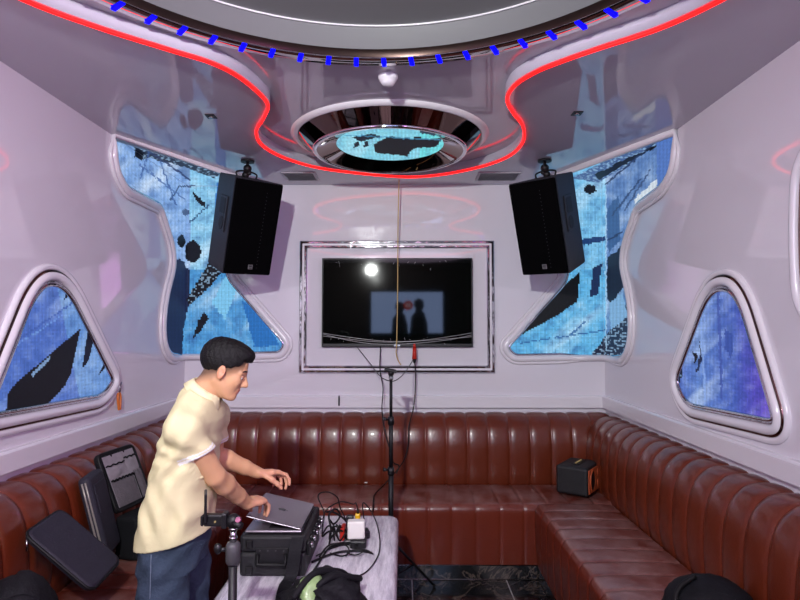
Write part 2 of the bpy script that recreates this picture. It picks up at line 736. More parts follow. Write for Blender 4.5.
def pic_mesh(name, cells, parent):
    """cells: list of (4 corner points, colour)"""
    vs, fs, cols = [], [], []
    for q, c in cells:
        k = len(vs)
        vs += q
        fs.append([k, k + 1, k + 2, k + 3])
        cols.append(c)
    me = bpy.data.meshes.new(name)
    me.from_pydata([tuple(v) for v in vs], [], fs)
    at = me.color_attributes.new('picture', 'FLOAT_COLOR', 'CORNER')
    flat = []
    for c in cols:
        flat += [c[0], c[1], c[2], 1.0] * 4
    at.data.foreach_set('color', flat)
    me.materials.append(LED)
    return link(name, me, None, parent)


def fbm(x, y, s, seed=0.0, o=4):
    return mnoise.fractal(Vector((x * s, y * s, seed)), 1.0, 2.0, o)


def mixc(a, b, t):
    t = max(0.0, min(1.0, t))
    return tuple(p * (1 - t) + q * t for p, q in zip(a, b))


def segd(px, py, a, b):
    ax, ay = a
    bx, by = b
    vx, vy = bx - ax, by - ay
    L = vx * vx + vy * vy
    t = 0 if L == 0 else max(0, min(1, ((px - ax) * vx + (py - ay) * vy) / L))
    return math.hypot(px - ax - t * vx, py - ay - t * vy)


def scale_pts(pts, s, ox, oy):
    return [(ox + x / s, oy + y / s) for x, y in pts]


def painter(base, polys, lines, seed, tex=1.0):
    """base(px,py)->rgb; polys: (pts, rgb, jitter); lines: (a, b, width, rgb)"""
    boxes = [(min(p[0] for p in P), max(p[0] for p in P), min(p[1] for p in P), max(p[1] for p in P)) for P, _, _ in polys]

    def f(px, py):
        c = base(px, py)
        n = fbm(px, py, 0.09, seed)
        n2 = fbm(px, py, 0.35, seed + 5)
        c = mixc(c, (235, 245, 255), 0.30 * tex * max(0, n))
        n3 = fbm(px * .5 + py * .5, py * .25, 0.05, seed + 23)
        c = mixc(c, (228, 240, 252), 0.75 * tex * max(0, n3))
        c = mixc(c, (30, 60, 120), 0.45 * tex * max(0, -n))
        c = mixc(c, (20, 35, 70), 0.20 * tex * max(0, -n2))
        jx, jy = px + 1.3 * fbm(px, py, 0.2, seed + 11), py + 1.3 * fbm(px, py, 0.2, seed + 17)
        for (P, col, j), B in zip(polys, boxes):
            qx, qy = (jx, jy) if j else (px, py)
            if B[0] <= qx <= B[1] and B[2] <= qy <= B[3] and inpoly(qx, qy, P):
                c = mixc(col, (60, 90, 140), 0.10 * max(0, n2))
                if j == 2 and fbm(px * .6, py * 1.2, 0.5, seed + 3) > 0.18:
                    c = mixc(c, (150, 185, 215), 0.75)
        for a, b, w, col in lines:
            d = segd(jx, jy, a, b)
            if d < w:
                c = mixc(c, col, 0.8)
        g = (0.92 + 0.16 * random.random()) * (1 + .09 * math.sin(px * 1.75) + .05 * math.sin(py * 1.5))
        return tuple(v * g for v in lin([max(0, min(255, v)) for v in c]))
    return f


def ell(cx, cy, rx, ry, n=16):
    return [(cx + rx * math.cos(2 * PI * i / n), cy + ry * math.sin(2 * PI * i / n)) for i in range(n)]


# left corner screen
S3 = lambda pts: scale_pts(pts, 2.4, 100, 120)
DK = (10, 12, 22)
NV = (24, 34, 66)


def base_left(px, py):
    if py > 270:
        return (74, 148, 208)
    if px < 190:
        if py < 48 + 0.69 * px:
            return (120, 150, 195)
        return (132, 170, 224)
    return (134, 196, 232)


left_pic = painter(base_left, [
    (S3([(75, 32), (180, 58), (270, 100), (290, 128), (275, 140), (200, 112), (120, 92), (95, 95), (80, 65)]), (34, 40, 58), 2),
    (S3([(84, 65), (108, 78), (98, 97), (84, 88)]), DK, 1),
    (S3([(60, 45), (150, 58), (260, 108), (255, 114), (150, 72)]), DK, 1),
    (S3([(190, 330), (215, 362), (214, 440), (200, 500), (196, 568), (158, 568), (138, 525), (148, 430), (166, 352)]), NV, 1),
    (S3(ell(223, 316, 19, 27)), DK, 1), (S3(ell(195, 291, 10, 14)), DK, 1),
    (S3([(262, 342), (292, 366), (262, 402), (214, 446), (208, 430), (238, 380)]), DK, 2),
    (S3([(238, 478), (250, 462), (262, 470), (246, 502), (222, 524)]), DK, 1),
    (S3([(220, 170), (256, 200), (252, 210), (228, 190)]), DK, 1),
    (S3(ell(206, 221, 9, 8)), (70, 90, 130), 0),
    (S3([(280, 150), (300, 150), (300, 330), (268, 330)]), (60, 120, 190), 0),
    (S3([(300, 375), (330, 400), (300, 480), (270, 440)]), (120, 190, 230), 1),
    (S3([(340, 430), (400, 480), (430, 540), (370, 545)]), (30, 105, 180), 1),
], [((170 / 2.4 + 100, 190 / 2.4 + 120), (190 / 2.4 + 100, 160 / 2.4 + 120), 0.9, (40, 60, 100)),
    ((190 / 2.4 + 100, 160 / 2.4 + 120), (228 / 2.4 + 100, 158 / 2.4 + 120), 0.9, (40, 60, 100)),
    ((215 / 2.4 + 100, 245 / 2.4 + 120), (262 / 2.4 + 100, 205 / 2.4 + 120), 0.8, (40, 70, 110)),
    ((135, 141), (190, 180), 0.9, (30, 40, 80)), ((140, 165), (185, 200), 0.8, (70, 100, 160)),
    ((150, 150), (140, 178), 0.8, (60, 90, 150)), ((160, 160), (176, 205), 0.8, (60, 90, 150))], 1.0)

S4 = lambda pts: scale_pts(pts, 2.4, 490, 120)


def base_right(px, py):
    if py > 270:
        return (92, 174, 222) if px < 606 else (92, 132, 182)
    if px > 606:
        return (150, 190, 232) if py > 606 - 0.77 * px + 184 else (95, 130, 185)
    return (116, 186, 228)


right_pic = painter(base_right, [
    (S4([(195, 140), (290, 92), (405, 52), (425, 42), (330, 108), (262, 150)]), (66, 92, 140), 2),
    (S4([(250, 130), (330, 95), (325, 104), (262, 145)]), DK, 1),
    (S4([(290, 110), (400, 60), (398, 66), (300, 120)]), DK, 1),
    (S4(ell(240, 166, 15, 11)), DK, 1),
    (S4([(400, 50), (446, 25), (446, 120), (400, 168)]), (80, 115, 185), 1),
    (S4([(345, 190), (400, 140), (402, 172), (350, 208)]), (205, 215, 225), 1),
    (S4([(220, 288), (278, 278), (278, 290), (220, 300)]), (30, 60, 110), 1),
    (S4([(60, 512), (90, 480), (216, 363), (210, 435), (160, 470), (70, 518)]), (12, 14, 16), 0),
    (S4([(248, 352), (270, 344), (258, 418), (240, 426)]), (20, 40, 80), 1),
    (S4([(282, 330), (312, 305), (320, 400), (290, 445), (280, 420)]), (20, 26, 44), 1),
    (S4([(236, 574), (290, 500), (335, 430), (340, 590), (236, 590)]), (24, 34, 58), 2),
    (S4([(280, 215), (310, 180), (312, 290), (284, 320)]), (56, 90, 140), 1),
    (S4([(285, 440), (318, 415), (330, 470), (290, 505)]), (120, 165, 205), 1),
], [((606, 184), (657, 141), 0.9, (30, 45, 80)), ((520, 343), (606, 330), 0.7, (40, 90, 150)),
    ((570, 335), (585, 322), 0.9, (40, 90, 150)), ((606, 190), (606, 350), 0.7, (170, 210, 240)),
    ((612, 215), (640, 180), 1.0, (40, 60, 100)), ((625, 210), (650, 170), 0.8, (50, 70, 110)),
    ((608, 240), (622, 232), 1.0, (30, 45, 80))], 4.0)

CELL = 0.011
OFF = 0.008


def corner_screen(side, label, ceil_top, wall_pts, wall_rad, back_pts, back_rad, painter_f):
    """side -1 left / +1 right. wall_pts lie on the side wall, back_pts on the back wall (pixels)"""
    xw = XL if side < 0 else XR
    sgn = -side                                   # towards the room
    xs = xw + sgn * OFF
    yb = YB - OFF
    zc = ZS - OFF
    # points on each plane
    W = [onX(px, py, xs) for px, py in wall_pts]      # from the ceiling edge down to the corner at the bottom
    W[0].z = zc
    bot = Vector((xs, yb, W[-1].z))
    Bk = [onY(px, py, yb) for px, py in back_pts]     # from the corner's bottom to the top edge
    Bk[-1].z = zc
    for p in Bk[:1]:
        p.z = bot.z
    outline = W + [bot] + Bk
    rads = wall_rad + [0] + back_rad
    path = round_path(outline, rads, 8, True)
    root = thing('led_wall_screen', label, 'wall screen', (xw, YB, 1.36))
    # picture cells
    cells = []

    def fill(poly2, to3, nrm_flip=False):
        us = [p[0] for p in poly2]
        vs_ = [p[1] for p in poly2]
        nu = int((max(us) - min(us)) / CELL) + 1
        nv = int((max(vs_) - min(vs_)) / CELL) + 1
        for i in range(nu):
            for j in range(nv):
                u, v = min(us) + (i + .5) * CELL, min(vs_) + (j + .5) * CELL
                if inpoly(u, v, poly2):
                    h = CELL / 2
                    q = [to3(u - h, v - h), to3(u + h, v - h), to3(u + h, v + h), to3(u - h, v + h)]
                    px, py = proj(to3(u, v))
                    cells.append((q, painter_f(px, py)))
    wl = [(p.y, p.z) for p in path if abs(p.x - xs) < 1e-4]
    wl += [(yb, zc)]
    fill(wl, lambda u, v: Vector((xs, min(u, yb), min(v, zc))))
    bl = [(p.x, p.z) for p in path if abs(p.y - yb) < 1e-4]
    bl = bl + [(xs, zc)] if True else bl
    # order: bottom corner, ..., top edge, corner top
    fill(bl, lambda u, v: Vector((u if side < 0 else u, yb, min(v, zc))))
    tri = [(W[0].x, W[0].y), (Bk[-1].x, Bk[-1].y), (xs, yb)]
    fill(tri, lambda u, v: Vector((u, min(v, yb), zc)))
    pic_mesh('screen', cells, root)
    m1 = MB()
    m1.tube(path, 0.026, 10, True)
    m1.build('moulding', MOULD, root)
    # chrome bead inside the moulding: the same path drawn in towards the picture
    def inset(path, d):
        out = []
        m = len(path)
        for i, p in enumerate(path):
            t = (path[(i + 1) % m] - path[i - 1])
            t.normalize()
            if abs(p.x - xs) < 1e-4 and abs(p.y - yb) > 1e-4 and abs(p.z - zc) > 1e-4:
                nrm = Vector((1, 0, 0))
            elif abs(p.y - yb) < 1e-4 and abs(p.z - zc) > 1e-4 and abs(p.x - xs) > 1e-4:
                nrm = Vector((0, 1, 0))
            else:
                out.append(p.copy() + (Vector((sgn, 0, 0)) * 0.004))
                continue
            e = nrm.cross(t)
            out.append(p + e * d * fl(nrm))
        return out
    cen = {1: None}

    def fl(nrm):
        return flips['x'] if abs(nrm.x) > .5 else flips['y']
    flips = {'x': 1, 'y': 1}
    for key, nrm, poly, cc in (('x', Vector((1, 0, 0)), wl, lambda p: (p.y, p.z)), ('y', Vector((0, 1, 0)), bl, lambda p: (p.x, p.z))):
        good = bad = 0
        for i, p in enumerate(path):
            okp = (abs(p.x - xs) < 1e-4) if key == 'x' else (abs(p.y - yb) < 1e-4)
            if not okp or abs(p.z - zc) < 1e-4:
                continue
            t = (path[(i + 1) % len(path)] - path[i - 1]).normalized()
            q = p + nrm.cross(t) * 0.01
            if inpoly(*cc(q), poly):
                good += 1
            else:
                bad += 1
        flips[key] = 1 if good >= bad else -1
    ins = inset(path, 0.030)
    # leave the ceiling diagonal to the moulding alone
    m2 = MB()
    m2.tube(ins, 0.011, 8, True)
    m2.build('chrome_bead', CHROME, root)
    m3 = MB()
    outp = inset(path, -0.034)
    m3.tube(outp, 0.012, 8, True)
    m3.build('outer_bead', MOULD, root)
    return root


corner_screen(-1, 'hourglass shaped blue video screen wrapping the left corner behind the left speaker', None,
              [(113, 128), (114, 168), (126, 191), (160, 208), (176, 258), (164, 300), (162, 340), (170, 359)],
              [0, .10, .06, .05, .35, .2, .12, .10],
              [(240, 356), (282, 356), (289, 343), (226, 271), (267, 182)], [0.0, .05, .06, .12, 0], left_pic)
corner_screen(1, 'hourglass shaped blue video screen wrapping the right corner behind the right speaker', None,
              [(676, 126), (675, 168), (662, 190), (637, 208), (620, 258), (631, 300), (632, 340), (624, 361)],
              [0, .10, .06, .05, .35, .2, .12, .10],
              [(560, 359), (513, 359), (503, 347), (568, 275), (530, 182)], [0.0, .05, .06, .12, 0], right_pic)

# triangle screens on the side walls
S6 = lambda pts: scale_pts(pts, 3.333, 0, 260)
S7 = lambda pts: scale_pts(pts, 3.333, 650, 260)
tl_pic = painter(lambda x, y: (76, 108, 190) if x < 60 + (y - 300) * .2 else (96, 140, 205), [
    (S6([(18, 520), (28, 440), (60, 404), (268, 228), (236, 380), (216, 420), (130, 512)]), (10, 10, 16), 0),
    (S6([(294, 228), (318, 250), (294, 338), (274, 362), (284, 290)]), (14, 18, 36), 0),
    (S6([(352, 336), (364, 344), (326, 386)]), DK, 0),
    (S6([(222, 84), (238, 112), (214, 134)]), DK, 0),
    (S6([(105, 378), (165, 320), (168, 332), (108, 390)]), (120, 150, 190), 0),
], [((18, 340), (80, 298), 0.8, (60, 90, 170)), ((15, 346), (82, 303), 0.6, (110, 150, 215))], 7.0, 0.7)
tr_pic = painter(lambda x, y: mixc(mixc((92, 128, 200), (66, 88, 178), abs(x - 700) / 40), (98, 60, 190), (x - 735) / 40), [
    (S7([(142, 303), (158, 312), (160, 325), (150, 346), (146, 330)]), DK, 1),
    (S7([(165, 270), (175, 320), (160, 370), (150, 375), (166, 320)]), NV, 1),
    (S7([(80, 345), (102, 340), (108, 380), (98, 410), (78, 412)]), (20, 26, 50), 2),
    (S7([(250, 230), (280, 250), (270, 330), (250, 300)]), (56, 80, 160), 1),
], [((700, 290), (705, 400), 1.2, (130, 160, 220)), ((718, 290), (722, 400), 1.2, (60, 80, 160))], 9.0, 0.9)


def triangle_screen(side, label, pts, rad, painter_f):
    xw = XL if side < 0 else XR
    sgn = -side
    x = xw + sgn * OFF
    P = [onX(px, py, x) for px, py in pts]
    path = round_path(P, rad, 12, True)
    cen = sum((p for p in path), Vector()) / len(path)
    root = thing('triangle_screen', label, 'wall screen', (xw, cen.y, cen.z))

    def inset(d):
        out = []
        m = len(path)
        for i, p in enumerate(path):
            t = (path[(i + 1) % m] - path[i - 1]).normalized()
            e = Vector((1, 0, 0)).cross(t)
            if e.dot(cen - p) < 0:
                e = -e
            out.append(p + e * d)
        return out
    poly = [(p.y, p.z) for p in inset(0.055)]
    cells = []
    lo_u, hi_u = min(p[0] for p in poly), max(p[0] for p in poly)
    lo_v, hi_v = min(p[1] for p in poly), max(p[1] for p in poly)
    CL = 0.009
    for i in range(int((hi_u - lo_u) / CL) + 1):
        for j in range(int((hi_v - lo_v) / CL) + 1):
            u, v = lo_u + (i + .5) * CL, lo_v + (j + .5) * CL
            if inpoly(u, v, poly):
                h = CL / 2
                q = [Vector((x, u - h, v - h)), Vector((x, u + h, v - h)), Vector((x, u + h, v + h)), Vector((x, u - h, v + h))]
                cells.append((q, painter_f(*proj((x, u, v)))))
    pic_mesh('screen', cells, root)
    m1 = MB()
    a = [p + Vector((sgn * 0.006, 0, 0)) for p in inset(0.010)]
    m1.tube(a, 0.021, 10, True)
    m1.build('moulding', MOULD, root)
    m1 = MB()
    m1.tube(inset(0.036), 0.010, 8, True)
    m1.tube([p + Vector((sgn * .002, 0, 0)) for p in inset(0.050)], 0.012, 8, True)
    m1.build('chrome_bead', CHROME, root)
    m1 = MB()
    A, B = inset(-0.012), inset(-0.030)
    m1.tube(A, 0.011, 8, True)
    m1.build('chrome_edge', DARKMIRROR, root)
    m1 = MB()
    m1.tube([p + Vector((-sgn * .004, 0, 0)) for p in inset(-0.034)], 0.016, 8, True)
    m1.build('outer_bead', MOULD, root)
    return root


triangle_screen(-1, 'rounded triangular blue video screen low on the left wall', [(33, 274), (67, 274), (119, 380), (104, 404), (-30, 432)], [.2, .2, .10, .10, .14],
                tl_pic)
triangle_screen(1, 'rounded triangular blue video screen low on the right wall', [(741, 279), (708, 279), (671, 380), (685, 413), (789, 437)], [.2, .2, .12, .12, .14],
                tr_pic)

# screen whose curved edge just enters at the right border of the picture
root = thing('porthole_screen', 'tall round edged mirror panel cut off by the right edge of the photo', 'wall panel', (XR, 1.95, 1.9))
P = round_path([onX(798, 140, XR - OFF), onX(793, 235, XR - OFF), onX(799, 330, XR - OFF),
                Vector((XR - OFF, 1.75, 1.55)), Vector((XR - OFF, 1.75, 2.3))], .3, 12, True)
mb = MB()
mb.tube(P, 0.02, 10, True)
mb.build('moulding', MOULD, root)
mb = MB()
mb.prism([p + Vector((0.002, 0, 0)) for p in P], (0.005, 0, 0))
mb.build('mirror_face', DARKMIRROR, root)

# ------------------------------------------------------------------ small hanging ceiling disc
DX, DY = -0.085, 3.50
disc = thing('ceiling_lamp', 'round mirrored ceiling disc with a blue screen in its middle', 'ceiling lamp', (DX, DY, ZC))
mb = MB()
mb.lathe([(0.600, ZC), (0.596, ZC - 0.008), (0.572, ZC - 0.022), (0.56, ZC - 0.020), (0.555, ZC - 0.012)], (DX, DY, 0), 96)
mb.build('outer_rim', MOULD, disc)
# mirror cone made of flat facets
mb = MB()
NF = 12
prof = [(0.555, ZC - 0.012), (0.468, ZC - 0.085)]
mb.lathe(prof, (DX, DY, 0), NF * 8)
mb.build('mirror_cone', DARKMIRROR, disc)
mb = MB()
mb.lathe([(0.468, ZC - 0.085), (0.470, ZC - 0.094), (0.462, ZC - 0.100), (0.448, ZC - 0.100), (0.444, ZC - 0.094)], (DX, DY, 0), 96)
mb.build('chrome_ring', CHROME, disc)
mb = MB()
mb.lathe([(0.444, ZC - 0.094), (0.43, ZC - 0.090), (0.325, ZC - 0.045)], (DX, DY, 0), 96)
mb.build('inner_mirror_cone', DARKMIRROR, disc)
for i in range(8):
    a = PI / 8 + i * PI / 4
    for rr0, z0, rr1, z1 in ((0.552, ZC - 0.0165, 0.474, ZC - 0.083), (0.43, ZC - 0.092, 0.33, ZC - 0.050)):
        P4 = []
        for r_, z_ in ((rr0, z0), (rr1, z1)):
            for da in (-0.06, 0.06):
                P4.append(Vector((DX + r_ * math.cos(a + da), DY + r_ * math.sin(a + da), z_)))
        mb = MB()
        mb.add(P4, [[0, 1, 3, 2]])
        mb.build('silver_strip', MIRROR, disc)
S8 = lambda pts: scale_pts(pts, 3.636, 290, 80)
dc_pic = painter(lambda x, y: (128, 205, 225) if x < 420 else (110, 215, 220), [
    (S8([(305, 232), (360, 205), (470, 214), (552, 212), (532, 242), (450, 250), (425, 278), (310, 262)]), (14, 18, 24), 1),
    (S8([(225, 210), (300, 195), (330, 205), (260, 225)]), (20, 26, 40), 1),
    (S8([(230, 232), (250, 222), (250, 240), (232, 246)]), (20, 26, 40), 0),
    (S8([(270, 225), (285, 218), (283, 240), (268, 245)]), (20, 26, 40), 0),
    (S8([(470, 180), (540, 195), (545, 205), (480, 195)]), (40, 60, 80), 1),
    (S8([(450, 205), (480, 205), (480, 218), (450, 218)]), (10, 12, 18), 0),
], [((345, 135), (440, 140), 0.6, (70, 150, 190))], 12.0, 0.5)
cells = []
CL = 0.011
for i in range(-31, 31):
    for j in range(-31, 31):
        u, v = (i + .5) * CL, (j + .5) * CL
        if u * u + v * v < 0.33 ** 2:
            h = CL / 2
            z = ZC - 0.046
            q = [Vector((DX + u - h, DY + v - h, z)), Vector((DX + u + h, DY + v - h, z)), Vector((DX + u + h, DY + v + h, z)), Vector((DX + u - h, DY + v + h, z))]
            cells.append((q, dc_pic(*proj((DX + u, DY + v, z)))))
pic_mesh('screen', cells, disc)

# smoke detector
sd = onZ(388, 76, ZC)
root = thing('smoke_detector', 'small round white smoke detector on the ceiling between the two rings', 'smoke detector', (sd.x, sd.y, ZC))
mb = MB()
mb.lathe([(0.046, 0), (0.046, -0.012), (0.040, -0.02)], sd, 32)
mb.build('base', MOULD, root)
mb = MB()
mb.lathe([(0.040, -0.014), (0.039, -0.026), (0.034, -0.028), (0.033, -0.034), (0.024, -0.044), (0.0, -0.047)], sd, 32)
mb.build('cap', MOULD, root)

# linear vents in the soffit by the back wall
for (pa, pb, lab) in (((281, 172), (316, 180), 'grey ceiling air vent left of the small ceiling disc'),
                      ((479, 172), (516, 180), 'grey ceiling air vent right of the small ceiling disc')):
    A, B = onZ(pa[0], pa[1], ZS), onZ(pb[0], pb[1], ZS)
    x0, x1, y0, y1 = A.x, B.x, min(A.y, B.y), max(A.y, B.y)
    x1 = max(x1, x0 + 0.24)
    cx, cy = (x0 + x1) / 2, (y0 + y1) / 2
    root = thing('ceiling_vent', lab, 'vent', (cx, cy, ZS), 'ceiling vents by the back wall')
    mb = MB()
    w, d = x1 - x0, y1 - y0
    for sx in (-1, 1):
        mb.box((cx + sx * (w / 2 - .008), cy, ZS - .004), (.016, d, .008))
        mb.box((cx, cy + sx * (d / 2 - .008), ZS - .004), (w - .033, .016, .008))
    mb.build('frame', SHADE, root)
    mb = MB()
    nsl = 7
    for k in range(nsl):
        M = Matrix.Translation((cx, cy - d / 2 + .02 + (d - .04) * k / (nsl - 1), ZS - .004)) @ Matrix.Rotation(.5, 4, 'X')
        mb.box((0, 0, 0), (w - .034, .014, .002), M)
    mb.build('slats', SHADE, root)
    mb = MB()
    mb.box((cx, cy, ZS - .0015), (w - .034, d - .034, .002))
    mb.build('duct_opening', mat('duct_grey', (70, 68, 72), rough=.7), root)

# two small black ceiling fittings
for px, py, lab in ((211, 116, 'tiny black ceiling spotlight socket on the left soffit'), (577, 113, 'tiny black ceiling spotlight socket on the right soffit')):
    p = onZ(px, py, ZS)
    root = thing('ceiling_socket', lab, 'ceiling socket', p)
    mb = MB()
    mb.box((p.x, p.y, ZS - .003), (.05, .055, .005), None, .001, 1)
    mb.build('cover', BLACK, root)
    mb = MB()
    mb.cyl((p.x, p.y, ZS - .0055), (p.x, p.y, ZS - .012), .014, .012)
    mb.build('plug_hole', STEEL, root)

# ------------------------------------------------------------------ wall trims
ZT0, ZT1 = 0.998, 1.088
mb = MB()
mb.prism([Vector((XL, YB, ZT0)), Vector((XL, YB - .035, ZT0)), Vector((XL, YB - .035, ZT1 - .01)), Vector((XL, YB - .025, ZT1)), Vector((XL, YB, ZT1))], (XR - XL, 0, 0))
struct(mb.build('trim_1', MOULD))
mb = MB()
mb.prism([Vector((XL, YF, ZT0)), Vector((XL + .035, YF, ZT0)), Vector((XL + .035, YF, ZT1 - .01)), Vector((XL + .025, YF, ZT1)), Vector((XL, YF, ZT1))], (0, YB - .0355 - YF, 0))
struct(mb.build('trim_2', MOULD))
mb = MB()
mb.prism([Vector((XR, YF, ZT0)), Vector((XR - .035, YF, ZT0)), Vector((XR - .035, YF, ZT1 - .01)), Vector((XR - .025, YF, ZT1)), Vector((XR, YF, ZT1))], (0, YB - .0355 - YF, 0))
struct(mb.build('trim_3', MOULD))

# rectangular moulding round the television: mitred profile
fa, fb = onY(300, 241, YB - .01), onY(495, 373, YB - .01)
x0, x1, z0, z1 = fa.x, fb.x, fb.z, fa.z


def rect_frame(mb, x0, x1, z0, z1, prof):
    """prof: (inset, out) list"""
    rings = []
    for ins, out in prof:
        rings.append([Vector((x0 + ins, YB - out, z0 + ins)), Vector((x1 - ins, YB - out, z0 + ins)),
                      Vector((x1 - ins, YB - out, z1 - ins)), Vector((x0 + ins, YB - out, z1 - ins))])
    for a, b in zip(rings[:-1], rings[1:]):
        mb.add(a + b, [[i, (i + 1) % 4, 4 + (i + 1) % 4, 4 + i] for i in range(4)])


mb = MB()
rect_frame(mb, x0, x1, z0, z1, [(0, 0), (0, .02), (.006, .026), (.02, .026), (.024, .016), (.034, .016), (.038, .024), (.05, .024), (.056, .016), (.058, 0)])
mb.k = 1
rect_frame(mb, x0, x1, z0, z1, [(.0235, .0165), (.0235, .0175), (.0345, .0175), (.0345, .0165)])
mb.k = 0
struct(mb.build('trim_4', [CHROME, MOULD]))

# =================================================================== SOFA
CH = 0.15


def chan(mb, prof, L, nch, to3, bulge=0.010, sub=8):
    """prof: (u,z) outline; extruded along s in [0,L] with padded channels. to3(u,s,z)->Vector"""
    m = len(prof)
    nr_ = []
    for i in range(m):
        a, b = prof[max(i - 1, 0)], prof[min(i + 1, m - 1)]
        t = Vector((b[0] - a[0], b[1] - a[1]))
        t.normalize()
        nr_.append(Vector((t.y, -t.x)))
    P = []
    for c in range(nch):
        for k in range(sub + (1 if c == nch - 1 else 0)):
            x = k / sub
            # points gathered near the seams
            x = 0.5 - 0.5 * math.cos(PI * x)
            s_ = (c + x) * L / nch
            h = bulge * (1 - abs(2 * x - 1) ** 4) - 0.003 * (1 if k in (0, sub) else 0)
            P.append([to3(prof[i][0] + nr_[i].x * h, s_, prof[i][1] + nr_[i].y * h) for i in range(m)])
    mb.grid(P, True)
    # end caps
    for end in (0, -1):
        row = P[end]
        mb.add(row, [list(range(len(row)))])


def curve2(pts, n=5):
    return [(p.x, p.y) for p in catmull([Vector((a, b, 0)) for a, b in pts], n)]


# outline goes from the front face up and over, so that the normal (t.y,-t.x) points out of the cushion
BACK = curve2([(.195, .47), (.212, .56), (.214, .68), (.204, .79), (.176, .88), (.125, .935), (.07, .955), (.005, .955)], 4)
# right-hand outward normals: u is measured from the wall


def bench(label, axis, s0, s1, wall, front_u, seat_z, back_range, seat_range, plinth_in=0.0, group='leather sofa benches'):
    """axis 'x' : bench along x on the back wall; 'L'/'R' along y on a side wall"""
    if axis == 'x':
        to3 = lambda u, s, z: Vector((back_range[0] + s, wall - u, z))
        to3s = lambda u, s, z: Vector((seat_range[0] + s, wall - u, z))
        base = (0, wall - .4, 0)
    elif axis == 'R':
        to3 = lambda u, s, z: Vector((wall - u, back_range[0] + s, z))
        to3s = lambda u, s, z: Vector((wall - u, seat_range[0] + s, z))
        base = (wall - .4, 1.5, 0)
    else:
        to3 = lambda u, s, z: Vector((wall + u, back_range[0] + s, z))
        to3s = lambda u, s, z: Vector((wall + u, seat_range[0] + s, z))
        base = (wall + .4, 1.5, 0)
    root = thing('sofa_bench', label, 'sofa', base, group)
    mb = MB()
    L = back_range[1] - back_range[0]
    chan(mb, BACK, L, max(1, round(L / CH)), to3)
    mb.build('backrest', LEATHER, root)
    mb = MB()
    L = seat_range[1] - seat_range[0]
    fu = front_u
    seat = curve2([(fu - .012, .10), (fu - .004, .2), (fu, .3), (fu, seat_z - .06), (fu - .012, seat_z - .018), (fu - .045, seat_z), (fu - .2, seat_z + .004),
                   (.3, seat_z), (.215, seat_z - .006)], 4)
    chan(mb, seat, L, max(1, round(L / CH)), to3s, 0.0025)
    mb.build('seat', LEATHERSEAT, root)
    mb = MB()
    zt = .096
    a, b = to3s(.05, 0, 0), to3s(fu - .022, L, zt)
    lo = [min(p, q) for p, q in zip(a, b)]
    hi = [max(p, q) for p, q in zip(a, b)]
    mb.box([(p + q) / 2 for p, q in zip(lo, hi)], [q - p for p, q in zip(lo, hi)])
    pl = mb.build('plinth', MARBLE2, root)
    mb = MB()
    for z in (.004, .092):
        A, B = to3s(fu - .021, 0, z), to3s(fu - .021, L, z)
        mb.tube([A, B], .0035, 6)
    mb.build('metal_edge', STEEL, pl)
    return root


bench('brown leather channel-backed sofa bench along the back wall under the television', 'x', 0, 0, YB, .70, .478,
      (XL + .005, XR - .005), (XL + .005, XR - .005))
bench('brown leather channel-backed sofa bench along the right wall', 'R', 0, 0, XR, .70, .486, (YF + .02, YB - .20), (YF + .02, YB - .71))
bench('brown leather channel-backed sofa bench along the left wall, behind the standing man', 'L', 0, 0, XL, .64, .486, (YF + .02, YB - .20), (YF + .02, YB - .71))

# =================================================================== TELEVISION
ta, tb = onY(322, 258, YB - .05), onY(473, 347, YB - .05)
tx0, tx1, tz0, tz1 = ta.x, tb.x, tb.z, ta.z
tv = thing('television', 'large black flat television hung on the back wall inside the chrome frame', 'television', ((tx0 + tx1) / 2, YB, tz0))
mb = MB()
mb.box(((tx0 + tx1) / 2, YB - .03, (tz0 + tz1) / 2), (tx1 - tx0, .036, tz1 - tz0), None, .004, 2)
mb.build('housing', BLACK, tv)
mb = MB()
mb.box(((tx0 + tx1) / 2, YB - .0495, (tz0 + tz1) / 2 + .008), (tx1 - tx0 - .02, .003, tz1 - tz0 - .034))
mb.build('screen', GLASSBLACK, tv)
mb = MB()
mb.box(((tx0 + tx1) / 2, YB - .052, tz0 + .012), (.05, .005, .016), None, .002, 1)
mb.build('badge', STEEL, tv)
mb = MB()
zc_ = tz0 + .065
for k, (dz, sag) in enumerate(((.04, .06), (.015, .04), (.03, .075))):
    pts = []
    for i in range(25):
        t = i / 24
        pts.append(Vector((tx0 + .01 + (tx1 - tx0 - .02) * t, YB - .0525, zc_ + dz - sag * (1 - (2 * t - 1) ** 2) + .004 * math.sin(9 * t + k))))
    mb.tube(pts, .0016, 5)
for i in range(26):
    x = tx0 + .015 + (tx1 - tx0 - .03) * random.random()
    z = tz0 + .03 + .04 * random.random() if i % 2 else tz1 - .03 - .05 * random.random()
    mb.tube([Vector((x, YB - .052, z)), Vector((x + random.uniform(-.015, .015), YB - .052, z + random.uniform(-.02, .02)))], .0011, 4)
FILMEDGE = mat('film_crease', (190, 190, 190), rough=0.2)
mb.build('film_crease', FILMEDGE, tv)

# the television on the wall behind the camera, seen mirrored in the first one
WX, WZ, WW, WH = 0.05, 1.86, 1.2, 0.69
tv2 = thing('karaoke_screen', 'lit screen with two people, seen reflected in the black television', 'television', (WX, YF, WZ))
mb = MB()
mb.box((WX, YF + .025, WZ), (WW + .05, .05, WH + .05), None, .005, 1)
mb.build('housing', BLACK, tv2)
mb = MB()
mb.box((WX, YF + .051, WZ), (WW, .004, WH))
SCR = mat('lit_screen', (30, 30, 40), rough=0.5, emit=(170, 196, 250), es=6.5)
mb.build('picture', SCR, tv2)
mb = MB()
SIL = mat('picture_dark', (8, 8, 14), rough=0.6)


